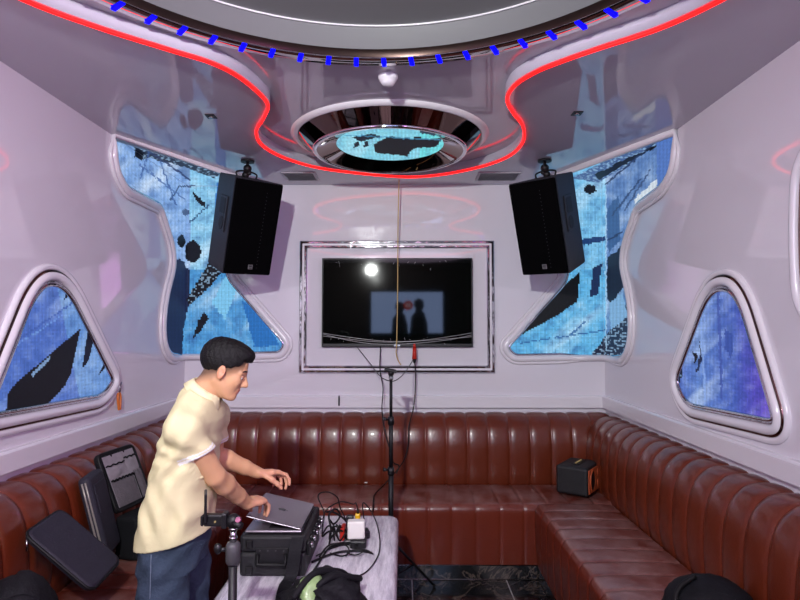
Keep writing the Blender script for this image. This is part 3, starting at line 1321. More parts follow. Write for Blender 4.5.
def fig(cx, s):
    y = YF + .0545
    pts = [(-.14, -.345), (-.12, -.1), (-.06, -.02), (-.05, .03), (-.08, .08), (-.07, .15), (0, .19), (.07, .15), (.08, .06), (.05, .0), (.09, -.05),
           (.13, -.2), (.14, -.345)]
    mb.prism([Vector((WX + cx + a * s, y, WZ - .345 + (b + .345) * s)) for a, b in pts], (0, .002, 0))


fig(-.12, 1.0)
fig(.2, 1.1)
mb.build('pictured_people', SIL, tv2)
mb = MB()
mb.cyl((WX + .02, YF + .056, WZ + .12), (WX + .02, YF + .058, WZ + .12), .08, .08, 24)
PAUSE = mat('picture_red', (200, 60, 40), rough=0.6, emit=(220, 60, 40), es=1.5)
pz = mb.build('pause_button', PAUSE, tv2)
mb = MB()
for sx in (-1, 1):
    mb.box((WX + .02 + sx * .022, YF + .0595, WZ + .12), (.02, .002, .07))
mb.build('pause_bar', mat('picture_white', (230, 230, 240), rough=0.6, emit=(230, 230, 255), es=2.0), pz)

# =================================================================== HANGING SPEAKERS


def wall_speaker(side, label, front_tr, ctr_px, depth):
    c = Vector(ctr_px)
    W, D, H = .34, .343, .615
    yaw = .785 * (-side)
    roll = 0
    tilt = .305
    # local: x right, y back (front faces -y), z up
    Rm = Matrix.Rotation(yaw, 4, 'Z') @ Matrix.Rotation(tilt, 4, 'X') @ Matrix.Rotation(.027 * side, 4, 'Y')
    M = Matrix.Translation(c) @ Rm
    root = thing('hanging_speaker', label, 'speaker', c)
    mb = MB()
    # trapezoid cabinet: narrower at the back
    fw, bw = W / 2, .117
    poly = [(-fw, -D / 2 + .012), (fw, -D / 2 + .012), (fw, -D / 2 + .02), (bw, D / 2), (-bw, D / 2), (-fw, -D / 2 + .02)]
    b = bmesh.new()
    lo = [b.verts.new((x, y, -H / 2)) for x, y in poly]
    hi = [b.verts.new((x, y, H / 2)) for x, y in poly]
    b.faces.new(lo[::-1])
    b.faces.new(hi)
    for i in range(6):
        b.faces.new((lo[i], lo[(i + 1) % 6], hi[(i + 1) % 6], hi[i]))
    bmesh.ops.bevel(b, geom=list(b.edges), offset=.006, segments=2, affect='EDGES')
    mb.bm(b, M)
    CAB = mat('speaker_cabinet', (30, 32, 38), rough=0.5, spec=0.4, bump=0.15, bscale=220)
    mb.build('cabinet', CAB, root)
    mb = MB()
    mb.box((0, -D / 2 + .008, 0), (W - .008, .02, H - .012), M, .006, 2)
    gr = mb.build('grille', GRILLE, root)
    mb = MB()
    for i in range(22):
        mb.cyl(M @ Vector((0.055, -D / 2 - .0015, -H / 2 + .05 + i * .0235)), M @ Vector((0.055, -D / 2 - .003, -H / 2 + .05 + i * .0235)), .003, .003, 6)
    mb.build('rivet', mat('rivet_dark', (34, 34, 36), rough=.4), gr)
    mb = MB()
    bx = .01
    mb.box((bx, -D / 2 - .003, -H / 2 + .055), (.032, .004, .03), M, .001, 1)
    bd = mb.build('badge', mat('badge_silver', (150, 150, 150), rough=.4, metal=.6), root)
    mb = MB()
    for k in (-1, 0, 1):
        mb.box((bx + k * .0085, -D / 2 - .0055, -H / 2 + .060), (.003, .002, .014), M)
    mb.box((bx, -D / 2 - .0055, -H / 2 + .060), (.02, .002, .003), M)
    mb.box((bx, -D / 2 - .0055, -H / 2 + .047), (.02, .002, .004), M)
    mb.build('badge_mark', BLACK, bd)
    # side handle recess (outer side)
    sx = side
    mb = MB()
    # on the slanted side: build plate along the side plane
    p0, p1 = Vector((sx * fw, -D / 2 + .02, 0)), Vector((sx * bw, D / 2, 0))
    dirv = (p1 - p0).normalized()
    nrm = Vector((dirv.y * 1, -dirv.x, 0))
    if nrm.x * sx < 0:
        nrm = -nrm
    Ml = Matrix((( dirv.x, nrm.x, 0, 0), (dirv.y, nrm.y, 0, 0), (0, 0, 1, 0), (0, 0, 0, 1)))
    mid = p0 + (p1 - p0) * .45
    Mm = M @ Matrix.Translation(mid) @ Ml
    mb.box((0, .0035, .06), (.15, .007, .23), Mm, .003, 1)
    hp = mb.build('handle_plate', CAB, root)
    mb = MB()
    mb.box((0, .0068, .11), (.10, .004, .10), Mm, .0015, 1)
    mb.cyl(Mm @ Vector((-.01, .006, .0)), Mm @ Vector((-.01, .0095, .0)), .042, .042, 20)
    mb.build('handle_recess', mat('recess_black', (5, 5, 6), rough=.6), hp)
    # yoke and hook to the ceiling
    top = M @ Vector((0, .02, H / 2))
    cp = Vector((top.x + side * .0, top.y + .02, ZS))
    mb = MB()
    mb.cyl(cp, cp - Vector((0, 0, .012)), .045, .045, 20)
    mb.cyl(cp - Vector((0, 0, .012)), cp - Vector((0, 0, .05)), .010, .010, 10)
    mb.build('ceiling_plate', BLACKMETAL, root)
    mb = MB()
    mb.sphere(cp - Vector((0, 0, .055)), .028, 16)
    q = cp - Vector((0, 0, .06))
    mb.tube(catmull([q, q + Vector((-side * .02, -.01, -.03)), (q + top) / 2 + Vector((side * .02, 0, 0)), top + Vector((0, 0, -.006))], 6), .011, 8)
    mb.sphere((q + top) / 2 + Vector((side * .01, 0, -.01)), .024, 14)
    mb.build('ball_joint', BLACKMETAL, root)
    mb = MB()
    a, b2 = M @ Vector((-.07, .02, H / 2 + .002)), M @ Vector((.07, .02, H / 2 + .002))
    mb.tube(catmull([a, a + Vector((0, 0, .028)), (a + b2) / 2 + Vector((0, 0, .04)), b2 + Vector((0, 0, .028)), b2], 6), .006, 8)
    mb.build('yoke', BLACKMETAL, root)
    return root


wall_speaker(-1, 'black loudspeaker hanging from the ceiling left of the television', None, (-1.083, 3.83, 2.292), 0)
wall_speaker(1, 'black loudspeaker hanging from the ceiling right of the television', None, (.976, 3.83, 2.292), 0)

# =================================================================== COFFEE TABLE
TZ = 0.56
TX0, TX1, TY0, TY1 = -.745, -.03, 1.95, 3.30
table = thing('coffee_table', 'low coffee table wrapped in clear plastic film in front of the man', 'table', ((TX0 + TX1) / 2, (TY0 + TY1) / 2, 0))
b = bmesh.new()
pl_ = round_path([(TX0, TY0, 0), (TX1, TY0, 0), (TX1, TY1, 0), (TX0, TY1, 0)], [.05] * 4, 6, True)
mb = MB()
rings = []
for ins, z in ((.02, .10), (.012, .16), (.008, .3), (.004, .42), (.0, .49), (.0, .53), (.008, .548), (.022, .558), (.045, TZ)):
    cx, cy = (TX0 + TX1) / 2, (TY0 + TY1) / 2
    row = []
    for p in pl_:
        dx, dy = p.x - cx, p.y - cy
        fx = 1 - ins / ((TX1 - TX0) / 2)
        fy = 1 - ins / ((TY1 - TY0) / 2)
        row.append(Vector((cx + dx * fx, cy + dy * fy, z)))
    rings.append(row)
mb.grid(rings, True, True)
mb.add(rings[-1], [list(range(len(rings[-1])))])
mb.add(rings[0], [list(range(len(rings[0])))[::-1]])
mb.build('wrapped_top', FILM, table)
mb = MB()
mb.box(((TX0 + TX1) / 2, (TY0 + TY1) / 2, .05), (TX1 - TX0 - .12, TY1 - TY0 - .14, .1))
mb.build('base', MARBLE2, table)

# =================================================================== EQUIPMENT CASE + LAPTOP
KX0, KX1, KY0, KY1, KZ0, KZ1 = -.690, -.412, 2.47, 2.88, TZ, TZ + .172
case = thing('equipment_case', 'black ribbed plastic equipment case lying on the wrapped table under the laptop', 'case', ((KX0 + KX1) / 2, (KY0 + KY1) / 2, TZ))
kc = ((KX0 + KX1) / 2, (KY0 + KY1) / 2)
mb = MB()
mb.box((kc[0], kc[1], TZ + .051), (KX1 - KX0, KY1 - KY0, .099), None, .014, 3)
mb.build('lower_shell', mat('case_black', (24, 24, 26), rough=.5, spec=.45, bump=.15, bscale=200), case)
mb = MB()
mb.box((kc[0], kc[1], TZ + .137), (KX1 - KX0, KY1 - KY0, .070), None, .014, 3)
mb.box((kc[0] - .01, kc[1], KZ1 - .001), (KX1 - KX0 - .07, KY1 - KY0 - .06, .006), None, .003, 1)
mb.build('lid', MATS['case_black'], case)
for sx in (-1, 1):
    for dz in (.03, .138):
        mb = MB()
        mb.box((kc[0] + sx * .095, KY0 - .006, TZ + dz), (.028, .014, .032), None, .004, 1)
        mb.build('corner_foot', BLACK, case)
mb = MB()
mb.box((kc[0], KY0 - .003, TZ + .085), (.14, .008, .075), None, .003, 1)
hd = mb.build('handle_mount', BLACK, case)
mb = MB()
mb.tube([Vector((kc[0] - .058, KY0 - .008, TZ + .1)), Vector((kc[0] - .058, KY0 - .02, TZ + .058)), Vector((kc[0] + .058, KY0 - .02, TZ + .058)), Vector((kc[0] + .058, KY0 - .008, TZ + .1))], .008, 8)
mb.build('handle', RUBBER, hd)
for i in range(4):
    x = kc[0] - .05 + i * .033
    mb = MB()
    mb.cyl((x, KY0 - .006, TZ + .112), (x, KY0 - .009, TZ + .112), .0035, .0035, 10)
    mb.build('screw', GREYCAP, hd)
for i in range(5):
    y = KY0 + .05 + i * .075
    mb = MB()
    mb.box((KX1 + .006, y, TZ + .105), (.012, .04, .055), None, .004, 2)
    lt = mb.build('latch', BLACK, case)
    mb = MB()
    mb.cyl((KX1 + .011, y, TZ + .118), (KX1 + .026, y, TZ + .118), .013, .011, 16)
    kn = mb.build('latch_knob', STEEL, lt)

# laptop: hinge on the right, lid lifted a little at the left
LX0, LX1, LY0, LY1 = -.672, -.432, 2.485, 2.835
lz = KZ1 + .0035
lap = thing('laptop', 'silver grey laptop with its lid half closed on the black case', 'laptop', ((LX0 + LX1) / 2, (LY0 + LY1) / 2, lz))
mb = MB()
mb.box(((LX0 + LX1) / 2, (LY0 + LY1) / 2, lz + .006), (LX1 - LX0, LY1 - LY0, .011), None, .004, 2)
bs = mb.build('base', SPACE, lap)
mb = MB()
mb.box(((LX0 + LX1) / 2 + .03, (LY0 + LY1) / 2, lz + .012), (.11, .29, .0016))
mb.build('keyboard', BLACK, bs)
mb = MB()
mb.box((LX0 + .055, (LY0 + LY1) / 2, lz + .0118), (.08, .13, .001))
mb.build('trackpad', STEEL, bs)
TH = math.radians(13)
ML = Matrix.Translation((LX1 - .002, (LY0 + LY1) / 2, lz + .014)) @ Matrix.Rotation(TH, 4, 'Y')
LW, LH = LX1 - LX0, LY1 - LY0
mb = MB()
mb.box((-LW / 2, 0, .002), (LW, LH, .005), ML, .0022, 2)
ld = mb.build('lid', SPACE, lap)
mb = MB()
mb.box((-LW / 2, 0, -.0011), (LW - .015, LH - .015, .001), ML)
mb.build('display', GLASSBLACK, ld)
mb = MB()
mb.cyl((LX1 - .002, LY0 + .03, lz + .0135), (LX1 - .002, LY1 - .03, lz + .0135), .005, .005, 10)
mb.build('hinge', BLACK, lap)
# bitten-fruit emblem on the lid
mb = MB()
em = []
for i in range(40):
    a = 2 * PI * i / 40
    r = .0155 * (1 + .08 * math.cos(2 * a) - .10 * max(0, math.cos(a)) ** 8 - .04 * max(0, -math.cos(a)) ** 8)
    x, y = r * math.cos(a) * 1.08, r * math.sin(a)
    # bite on +y side
    dx, dy = x - .001, y - .021
    dd = math.hypot(dx, dy)
    if dd < .0095:
        x, y = .001 + dx / dd * .0095, .021 + dy / dd * .0095
    em.append((x, y))
cl = -LW * .5
mb.prism([ML @ Vector((cl + x, -y, .0046)) for x, y in em], ML.to_3x3() @ Vector((0, 0, .0006)))
leaf = [(.018, 0), (.021, .005), (.026, .006), (.024, .001), (.021, -.001)]
mb.prism([ML @ Vector((cl + x, -y, .0046)) for x, y in leaf], ML.to_3x3() @ Vector((0, 0, .0006)))
mb.build('emblem', mat('emblem_black', (14, 12, 14), rough=.15), ld)

# =================================================================== STANDS


def stand_legs(root, p, hub, r, foot, rot=0):
    for k in range(3):
        a = rot + 2 * PI * k / 3
        e = Vector((math.cos(a), math.sin(a), 0))
        f_ = Vector((p.x, p.y, .012)) + e * foot
        mb = MB()
        mb.cyl(Vector((p.x, p.y, hub)) + e * .02, f_, .008, .008, 8)
        mb.cyl(Vector((p.x, p.y, hub * .38)) + e * .015, Vector((p.x, p.y, hub)).lerp(f_, .5) + e * .008, .005, .005, 6)
        lg = mb.build('leg', BLACKMETAL, root)
        mb = MB()
        mb.sphere(f_, .012, 10)
        mb.build('rubber_foot', RUBBER, lg)


P0 = onY(391, 400, 3.52)
zt_ = onY(391, 380, 3.52).z
st = thing('light_stand', 'thin tall black stand behind the far end of the table in front of the television', 'stand', (P0.x, P0.y, 0))
mb = MB()
mb.cyl((P0.x, P0.y, .3), (P0.x, P0.y, .75), .0155, .0155, 14)
mb.cyl((P0.x, P0.y, .75), (P0.x, P0.y, 1.05), .0125, .0125, 14)
mb.cyl((P0.x, P0.y, 1.05), (P0.x, P0.y, zt_), .0095, .0095, 12)
mb.build('pole', BLACKMETAL, st)
for z in (.75, 1.05):
    mb = MB()
    mb.cyl((P0.x, P0.y, z - .03), (P0.x, P0.y, z + .018), .02, .018, 14)
    cl_ = mb.build('collar', BLACK, st)
    mb = MB()
    mb.cyl((P0.x - .015, P0.y, z), (P0.x - .045, P0.y - .01, z + .006), .006, .012, 10)
    mb.build('knob', BLACK, cl_)
mb = MB()
mb.cyl((P0.x, P0.y, zt_), (P0.x, P0.y, zt_ + .03), .012, .012, 12)
mb.box((P0.x, P0.y, zt_ + .012), (.028, .028, .02), None, .004, 1)
mb.build('spigot', STEEL, st)
mb = MB()
mt = Matrix.Translation((P0.x - .005, P0.y - .005, zt_ + .05)) @ Matrix.Rotation(.2, 4, 'Y')
mb.box((0, 0, .01), (.075, .05, .016), mt, .004, 1)
mb.cyl((P0.x, P0.y, zt_ + .028), (P0.x, P0.y, zt_ + .056), .016, .02, 14)
mb.cyl(mt @ Vector((.03, -.02, .01)), mt @ Vector((.03, -.04, .01)), .009, .009, 10)
mb.build('mount_head', BLACK, st)
stand_legs(st, P0, .32, .01, .30, 0.5)

# near stand with phone clamp
Y1 = 1.72
Q = onY(233, 560, Y1)
st2 = thing('phone_stand', 'black tripod stand with a phone clamp in front of the man', 'stand', (Q.x, Q.y, 0))
ztop = onY(233, 542, Y1).z
mb = MB()
mb.cyl((Q.x, Q.y, .25), (Q.x, Q.y, ztop - .04), .0125, .0125, 14)
mb.build('pole', BLACKMETAL, st2)
mb = MB()
mb.lathe([(0.0, -.075), (.015, -.075), (.021, -.066), (.021, -.02), (.016, -.01), (.0, -.008)], (Q.x, Q.y, ztop + .01), 20)
cl_ = mb.build('collar', GREYCAP, st2)
mb = MB()
mb.cyl((Q.x - .015, Q.y, ztop - .022), (Q.x - .038, Q.y - .008, ztop - .018), .006, .006, 10)
mb.sphere((Q.x - .042, Q.y - .009, ztop - .016), (.012, .01, .016), 12)
mb.build('knob', BLACK, cl_)
mb = MB()
mb.cyl((Q.x, Q.y, ztop), (Q.x, Q.y, ztop + .034), .009, .009, 14)
mb.cyl((Q.x, Q.y, ztop + .010), (Q.x, Q.y, ztop + .016), .012, .012, 14)
mb.cyl((Q.x, Q.y, ztop + .034), (Q.x, Q.y, ztop + .042), .013, .013, 14)
mb.build('spigot', STEEL, st2)
mb = MB()
bz = ztop + .06
mb.sphere((Q.x, Q.y, bz), (.022, .02, .022), 16)
mb.cyl((Q.x + .0, Q.y - .012, bz), (Q.x + .03, Q.y - .02, bz - .008), .008, .010, 12)
mb.build('ball_head', BLACKMETAL, st2)
mb = MB()
mb.box((Q.x - .052, Q.y, bz + .004), (.064, .024, .034), None, .004, 2)
mb.box((Q.x - .024, Q.y, bz + .004), (.016, .036, .044), None, .004, 2)
mb.box((Q.x - .088, Q.y, bz + .004), (.010, .03, .03), None, .003, 1)
cl2 = mb.build('phone_clamp', BLACK, st2)
mb = MB()
mb.cyl((Q.x - .05, Q.y - .012, bz + .002), (Q.x - .05, Q.y - .0145, bz + .002), .003, .003, 8)
mb.build('clamp_screw', GOLD, cl2)
mb = MB()
mb.cyl((Q.x + .018, Q.y - .012, bz + .008), (Q.x + .018, Q.y - .022, bz + .010), .009, .007, 12)
mb.build('pink_cap', mat('pink_cap', (190, 120, 150), rough=.3, metal=.5), st2)
stand_legs(st2, Q, .28, .01, .17, 0.9)
ph = tag(MB().box((0, 0, 0), (.008, .060, .082), Matrix.Translation((Q.x - .084, Q.y + .004, bz + .042)) @ Matrix.Rotation(.33, 4, 'Z'), .003, 2).build('smartphone', BLACK),
         'dark smartphone seen edge-on, upright beside the clamp of the near stand', 'phone')

# =================================================================== THINGS ON THE TABLE
# charger stack
c0 = onZ(357, 548, TZ)
ad = thing('power_adapter', 'black mains adapter block lying under the white charger on the table', 'power adapter', (c0.x, c0.y, TZ))
mb = MB()
mb.box((c0.x + .006, c0.y + .02, TZ + .019), (.075, .075, .036), None, .006, 2)
mb.build('body', BLACK, ad)
mb = MB()
mb.cyl((c0.x, c0.y - .018, TZ + .02), (c0.x, c0.y - .04, TZ + .014), .006, .005, 8)
mb.build('cable_boot', RUBBER, ad)
wc = thing('white_charger', 'square white charger standing upright on the black adapter', 'charger', (c0.x, c0.y, TZ + .038))
mb = MB()
Mw = Matrix.Translation((c0.x - .006, c0.y + .025, TZ + .038 + .042)) @ Matrix.Rotation(.05, 4, 'Z')
mb.box((0, 0, 0), (.082, .05, .084), Mw, .008, 3)
mb.build('body', WHITEPL, wc)
mb = MB()
mb.box((0, -.026, 0), (.066, .002, .07), Mw, .001, 1)
mb.build('face_plate', WHITEPL, wc)
ps = thing('power_strip', 'short black power strip lying behind the white charger', 'power strip', (c0.x, c0.y + .11, TZ))
mb = MB()
Mp = Matrix.Translation((c0.x - .01, c0.y + .13, TZ + .02)) @ Matrix.Rotation(.25, 4, 'Z')
mb.box((0, 0, 0), (.12, .06, .038), Mp, .006, 2)
mb.build('body', BLACK, ps)
mb = MB()
for k in (-.035, 0.0, .035):
    mb.cyl(Mp @ Vector((k, 0, .018)), Mp @ Vector((k, 0, .0205)), .016, .016, 16)
mb.build('socket', RUBBER, ps)
yp = thing('yellow_plug', 'yellow plug standing in the power strip behind the white charger', 'plug', (c0.x, c0.y + .13, TZ + .04))
mb = MB()
q0 = Mp @ Vector((0.003, 0, .0205))
mb.box(q0 + Vector((0, 0, .04)), (.026, .026, .08), None, .006, 2)
mb.build('body', YELLOW, yp)
mb = MB()
mb.cyl(q0 + Vector((0, 0, .078)), q0 + Vector((0, 0, .1)), .007, .004, 8)
mb.build('cable_boot', RUBBER, yp)
bp_ = thing('black_plug', 'black plug standing in the power strip left of the yellow plug', 'plug', (c0.x, c0.y + .13, TZ + .04))
q1 = Mp @ Vector((-.036, 0, .0205))
mb = MB()
mb.box(q1 + Vector((0, 0, .037)), (.036, .032, .074), None, .006, 2)
mb.build('body', BLACK, bp_)
rp = tag(MB().box(onZ(343, 538, TZ) + Vector((0, 0, .03)), (.022, .10, .056), None, .007, 2).build('red_connector', RED),
         'small red connector block lying left of the white charger', 'connector')


def cable(name, label, px, z=None, y=None, r=.0032, m=RUBBER, pts=None, n=8, cat='cable', group=None):
    if pts is None:
        pts = []
        for p in px:
            if len(p) == 3:
                pts.append(onY(p[0], p[1], p[2]))
            elif z is not None:
                pts.append(onZ(p[0], p[1], z))
            else:
                pts.append(onY(p[0], p[1], y))
    mb = MB()
    mb.tube(catmull(pts, n), r, 6)
    return tag(mb.build(name, m), label, cat, group)


zt2 = TZ + .008
cable('black_cable', 'black cable looping high over the table from the case to the chargers', None,
      pts=[(-.40, 2.90, .62), (-.40, 2.94, .68), onY(318, 496, 2.95), onY(327, 492, 2.95), onY(337, 497, 2.98), onY(340, 507, 3.0), onY(345, 518, 3.02), (-.28, 3.04, .572)])
cable('black_cable', 'black cable arching from the case to the yellow plug', None,
      pts=[(-.395, 2.84, .60), onY(325, 512, 2.9), onY(340, 502, 2.98), onY(353, 504, 3.0), q0 + Vector((-.01, 0, .13)), q0 + Vector((0, 0, .1))])
cable('black_cable', 'long black cable curving down the right half of the table to the bag', None,
      pts=[(c0.x + .03, c0.y + .1, TZ + .07), onY(363, 503, 3.02), onY(372, 513, 2.95), onY(378, 528, 2.85), onZ(380, 545, zt2), onZ(377, 558, zt2), onZ(366, 572, zt2), onZ(348, 580, zt2), onZ(340, 583, zt2)])
cable('black_cable', 'black cable lying on the table from the case towards the adapter', [(316, 556), (330, 549), (345, 545), (349, 552), (342, 556), (330, 553)], z=zt2)
cable('black_cable', 'thick black cable snaking from the latches to the adapter on the table', [(312, 562), (326, 556), (340, 552), (352, 551), (362, 551), (372, 553)], z=zt2 + .002, r=.0055)
cable('black_cable', 'black cable coiled in front of the adapter', [(346, 556), (353, 550), (366, 550), (373, 554), (366, 551), (356, 555), (347, 553)], z=zt2 + .009)
cable('black_cable', 'black cable bundled upright beside the far end of the case', None,
      pts=[onY(329, 546, 2.8), onY(331, 530, 2.88), onY(329, 515, 2.92), onY(336, 509, 2.95), onY(340, 516, 2.97), onY(334, 524, 2.95), onY(330, 520, 2.93)], r=.005)
cable('black_cable', 'black cable bunched behind the far corner of the case', None,
      pts=[onY(326, 512, 2.93), onY(333, 512, 2.95), onY(343, 518, 2.97), onY(349, 526, 2.98), (c0.x - .05, c0.y + .11, TZ + .02)], r=.005)

rr_ = random.Random(4)
for lab, ox in (('black cable in the tangle between case and charger, looping furthest left', 0.0), ('black cable in the tangle between case and charger, looping in the middle', .035),
                ('black cable in the tangle between case and charger, looping furthest right', .07)):
    pts = []
    for k in range(9):
        a_ = k * .95 + ox * 20
        pts.append(Vector((-.37 + ox + .030 * math.cos(a_) + .01 * rr_.random(), 2.86 + .006 * k + .05 * math.sin(a_), TZ + .012 + .05 * abs(math.sin(k * .9 + ox * 9)))))
    cable('black_cable', lab, None, pts=pts, r=.0045)
cable('black_cable', 'black cable running straight along the latched side of the case', None,
      pts=[(-.385, 2.52, zt2), (-.375, 2.6, zt2), (-.365, 2.7, zt2), (-.35, 2.78, zt2), (-.30, 2.83, zt2), (-.26, 2.82, zt2)], r=.005)
cable('black_cable', 'black cable bending from the case latches across to the adapter front', None,
      pts=[(-.375, 2.62, zt2 + .02), (-.35, 2.72, zt2 + .03), (-.31, 2.80, zt2 + .012), (-.28, 2.84, zt2), (-.235, 2.845, zt2)], r=.0045)

# black bag slumped on the near end of the table with a green packet in it


def lump(mb, c, rad, zbase, nz=14, na=40, seed=0.0, amp=.12, sq=2.6, fold=7):
    P = []
    for i in range(nz + 1):
        t = i / nz
        row = []
        for k in range(na):
            a = 2 * PI * k / na
            ph_ = t * PI / 2
            rr = math.cos(ph_) ** (2 / sq)
            zz = math.sin(ph_) ** (2 / sq)
            ca, sa = math.cos(a), math.sin(a)
            rx = (abs(ca) ** sq + abs(sa) ** sq) ** (-1 / sq)
            nse = 1 + amp * fbm(ca * 1.3 + 5 * t, sa * 1.3 + seed, 1.6, seed) + amp * .35 * math.sin(fold * a + 4 * t + seed)
            x = c[0] + rad[0] * rr * rx * ca * nse
            y = c[1] + rad[1] * rr * rx * sa * nse
            z = zbase + rad[2] * zz * (1 + amp * .8 * fbm(x * 9, y * 9, 1.0, seed + 3)) if i else zbase
            row.append(Vector((x, y, z)))
        P.append(row)
    mb.grid(P, True, True)
    mb.add(P[0], [list(range(na))[::-1]])
    return P


bagc = onZ(322, 612, TZ)
bag = thing('black_bag', 'slumped black cloth bag with a green packet on the near end of the table', 'bag', (bagc.x, bagc.y, TZ))
mb = MB()
P = lump(mb, (bagc.x + .005, bagc.y + .03), (.15, .165, .125), TZ + .001, nz=18, na=56, seed=2.0, amp=.20, sq=2.1, fold=6)
mb.build('body', BAGCLOTH, bag)
mb = MB()
lump(mb, (bagc.x - .040, bagc.y - .005), (.058, .085, .115), TZ + .02, nz=10, na=28, seed=6.0, amp=.18, sq=2.4, fold=4)
mb.build('green_packet', GREENB, bag)
mb = MB()
for k in range(4):
    a = k * .5
    pts = [Vector((bagc.x - .12 + .03 * k, bagc.y - .11 + .02 * k, TZ + .09)), Vector((bagc.x - .06 + .03 * k, bagc.y - .02, TZ + .150 - .006 * k)),
           Vector((bagc.x + .02 + .03 * k, bagc.y + .07, TZ + .130 - .012 * k)), Vector((bagc.x + .07 + .02 * k, bagc.y + .12, TZ + .07))]
    if k in (1, 3):
        mb.tube(catmull(pts, 6), .012, 8)
mb.build('rolled_edge', BAGCLOTH, bag)
mb = MB()
s0_, s1_ = onZ(285, 566, TZ + .01), onZ(279, 606, TZ + .01)
pts = catmull([Vector((-.445, 2.468, TZ + .165)), Vector((-.45, 2.438, TZ + .12)), Vector((-.462, 2.42, TZ + .03)), Vector((-.475, 2.36, TZ + .012)), Vector((-.45, 2.2, TZ + .012)), Vector((-.38, 2.12, TZ + .03))], 6)
for sgn_ in (1,):
    A = [p + Vector((-.026, 0, 0)) for p in pts]
    B = [p + Vector((.026, 0, .002)) for p in pts]
    A2 = [p + Vector((-.026, .0, -.004)) for p in pts]
    B2 = [p + Vector((.026, .0, -.002)) for p in pts]
    mb.grid([[a, b_, d, c] for a, b_, c, d in zip(A, B, A2, B2)], False, True)
mb.build('strap', BAGCLOTH, bag)

# =================================================================== SMALL SPEAKER ON THE RIGHT BENCH
zs = .494
n_r, f_r, n_l = onZ(588, 499, zs), onZ(601, 489, zs), onZ(556, 493, zs)
ex = (f_r - n_r)
ex.z = 0
ex.normalize()
ey = Vector((-ex.y, ex.x, 0))
LL, WWd, HH = .295, .215, .185
cc = n_r + ex * LL / 2 + ey * WWd / 2
Mx = Matrix(((ex.x, ey.x, 0, cc.x), (ex.y, ey.y, 0, cc.y), (0, 0, 1, zs + HH / 2 + .006), (0, 0, 0, 1)))
sp = thing('portable_speaker', 'small black cube speaker with an orange front on the right corner seat', 'speaker', (cc.x, cc.y, zs))
mb = MB()
mb.box((0, 0, 0), (LL, WWd, HH), Mx, .018, 3)
mb.build('cabinet', mat('black_leatherette', (15, 15, 17), rough=.55, bump=.3, bscale=180), sp)
mb = MB()
mb.box((0, -WWd / 2 - .001, 0), (LL - .03, .008, HH - .03), Mx, .004, 2)
fp = mb.build('front_panel', COPPER, sp)
mb = MB()
lp = [Mx @ Vector((-LL * .20 + .042 * math.cos(2 * PI * i / 28), -WWd / 2 - .0055, .062 * math.sin(2 * PI * i / 28))) for i in range(28)]
mb.prism(lp, ey * -.003)
mb.build('woofer', BLACK, fp)
mb = MB()
lp2 = [Mx @ Vector((-LL * .20 + .048 * math.cos(2 * PI * i / 28), -WWd / 2 - .006, .068 * math.sin(2 * PI * i / 28))) for i in range(28)]
mb.tube(lp2, .005, 6, True)
for dz in (.036, -.034):
    lp3 = [Mx @ Vector((LL * .22 + .024 * math.cos(2 * PI * i / 20), -WWd / 2 - .006, dz + .024 * math.sin(2 * PI * i / 20))) for i in range(20)]
    mb.tube(lp3, .004, 6, True)
mb.build('ring_trim', COPPER, fp)
mb = MB()
for dz in (.036, -.034):
    lp3 = [Mx @ Vector((LL * .22 + .020 * math.cos(2 * PI * i / 20), -WWd / 2 - .0055, dz + .020 * math.sin(2 * PI * i / 20))) for i in range(20)]
    mb.prism(lp3, ey * -.002)
mb.build('tweeter', mat('tweeter_brown', (120, 52, 28), rough=.5), fp)
mb = MB()
mb.box((0, .0, HH / 2 + .002), (.14, .05, .006), Mx, .002, 1)
tp = mb.build('control_plate', BLACK, sp)
mb = MB()
for k in range(4):
    mb.cyl(Mx @ Vector((-.05 + k * .033, .0, HH / 2 + .005)), Mx @ Vector((-.05 + k * .033, .0, HH / 2 + .014)), .009, .008, 14)
mb.build('control_knob', GOLD, tp)
mb = MB()
for sx in (-1, 1):
    for sy in (-1, 1):
        mb.cyl(Mx @ Vector((sx * LL * .36, sy * WWd * .34, -HH / 2 - .006)), Mx @ Vector((sx * LL * .36, sy * WWd * .34, -HH / 2 + .004)), .012, .012, 12)
mb.build('rubber_foot', RUBBER, sp)

# black bag lying on the right bench
rb = onZ(700, 622, .49)
rbg = thing('black_backpack', 'black rounded bag lying on the near end of the right bench', 'bag', (rb.x, rb.y, .49))
mb = MB()
lump(mb, (rb.x + .03, rb.y - .02), (.17, .16, .165), .494, seed=9.0, amp=.07, sq=2.4, fold=3)
mb.build('body', BAGCLOTH, rbg)
mb = MB()
mb.tube(catmull([Vector((rb.x - .145, rb.y - .12, .50)), Vector((rb.x - .135, rb.y - .09, .58)), Vector((rb.x - .10, rb.y - .05, .635)), Vector((rb.x - .03, rb.y - .03, .672))], 6), .010, 8)
mb.build('piping', RUBBER, rbg)

# =================================================================== BAGS ON THE LEFT BENCH


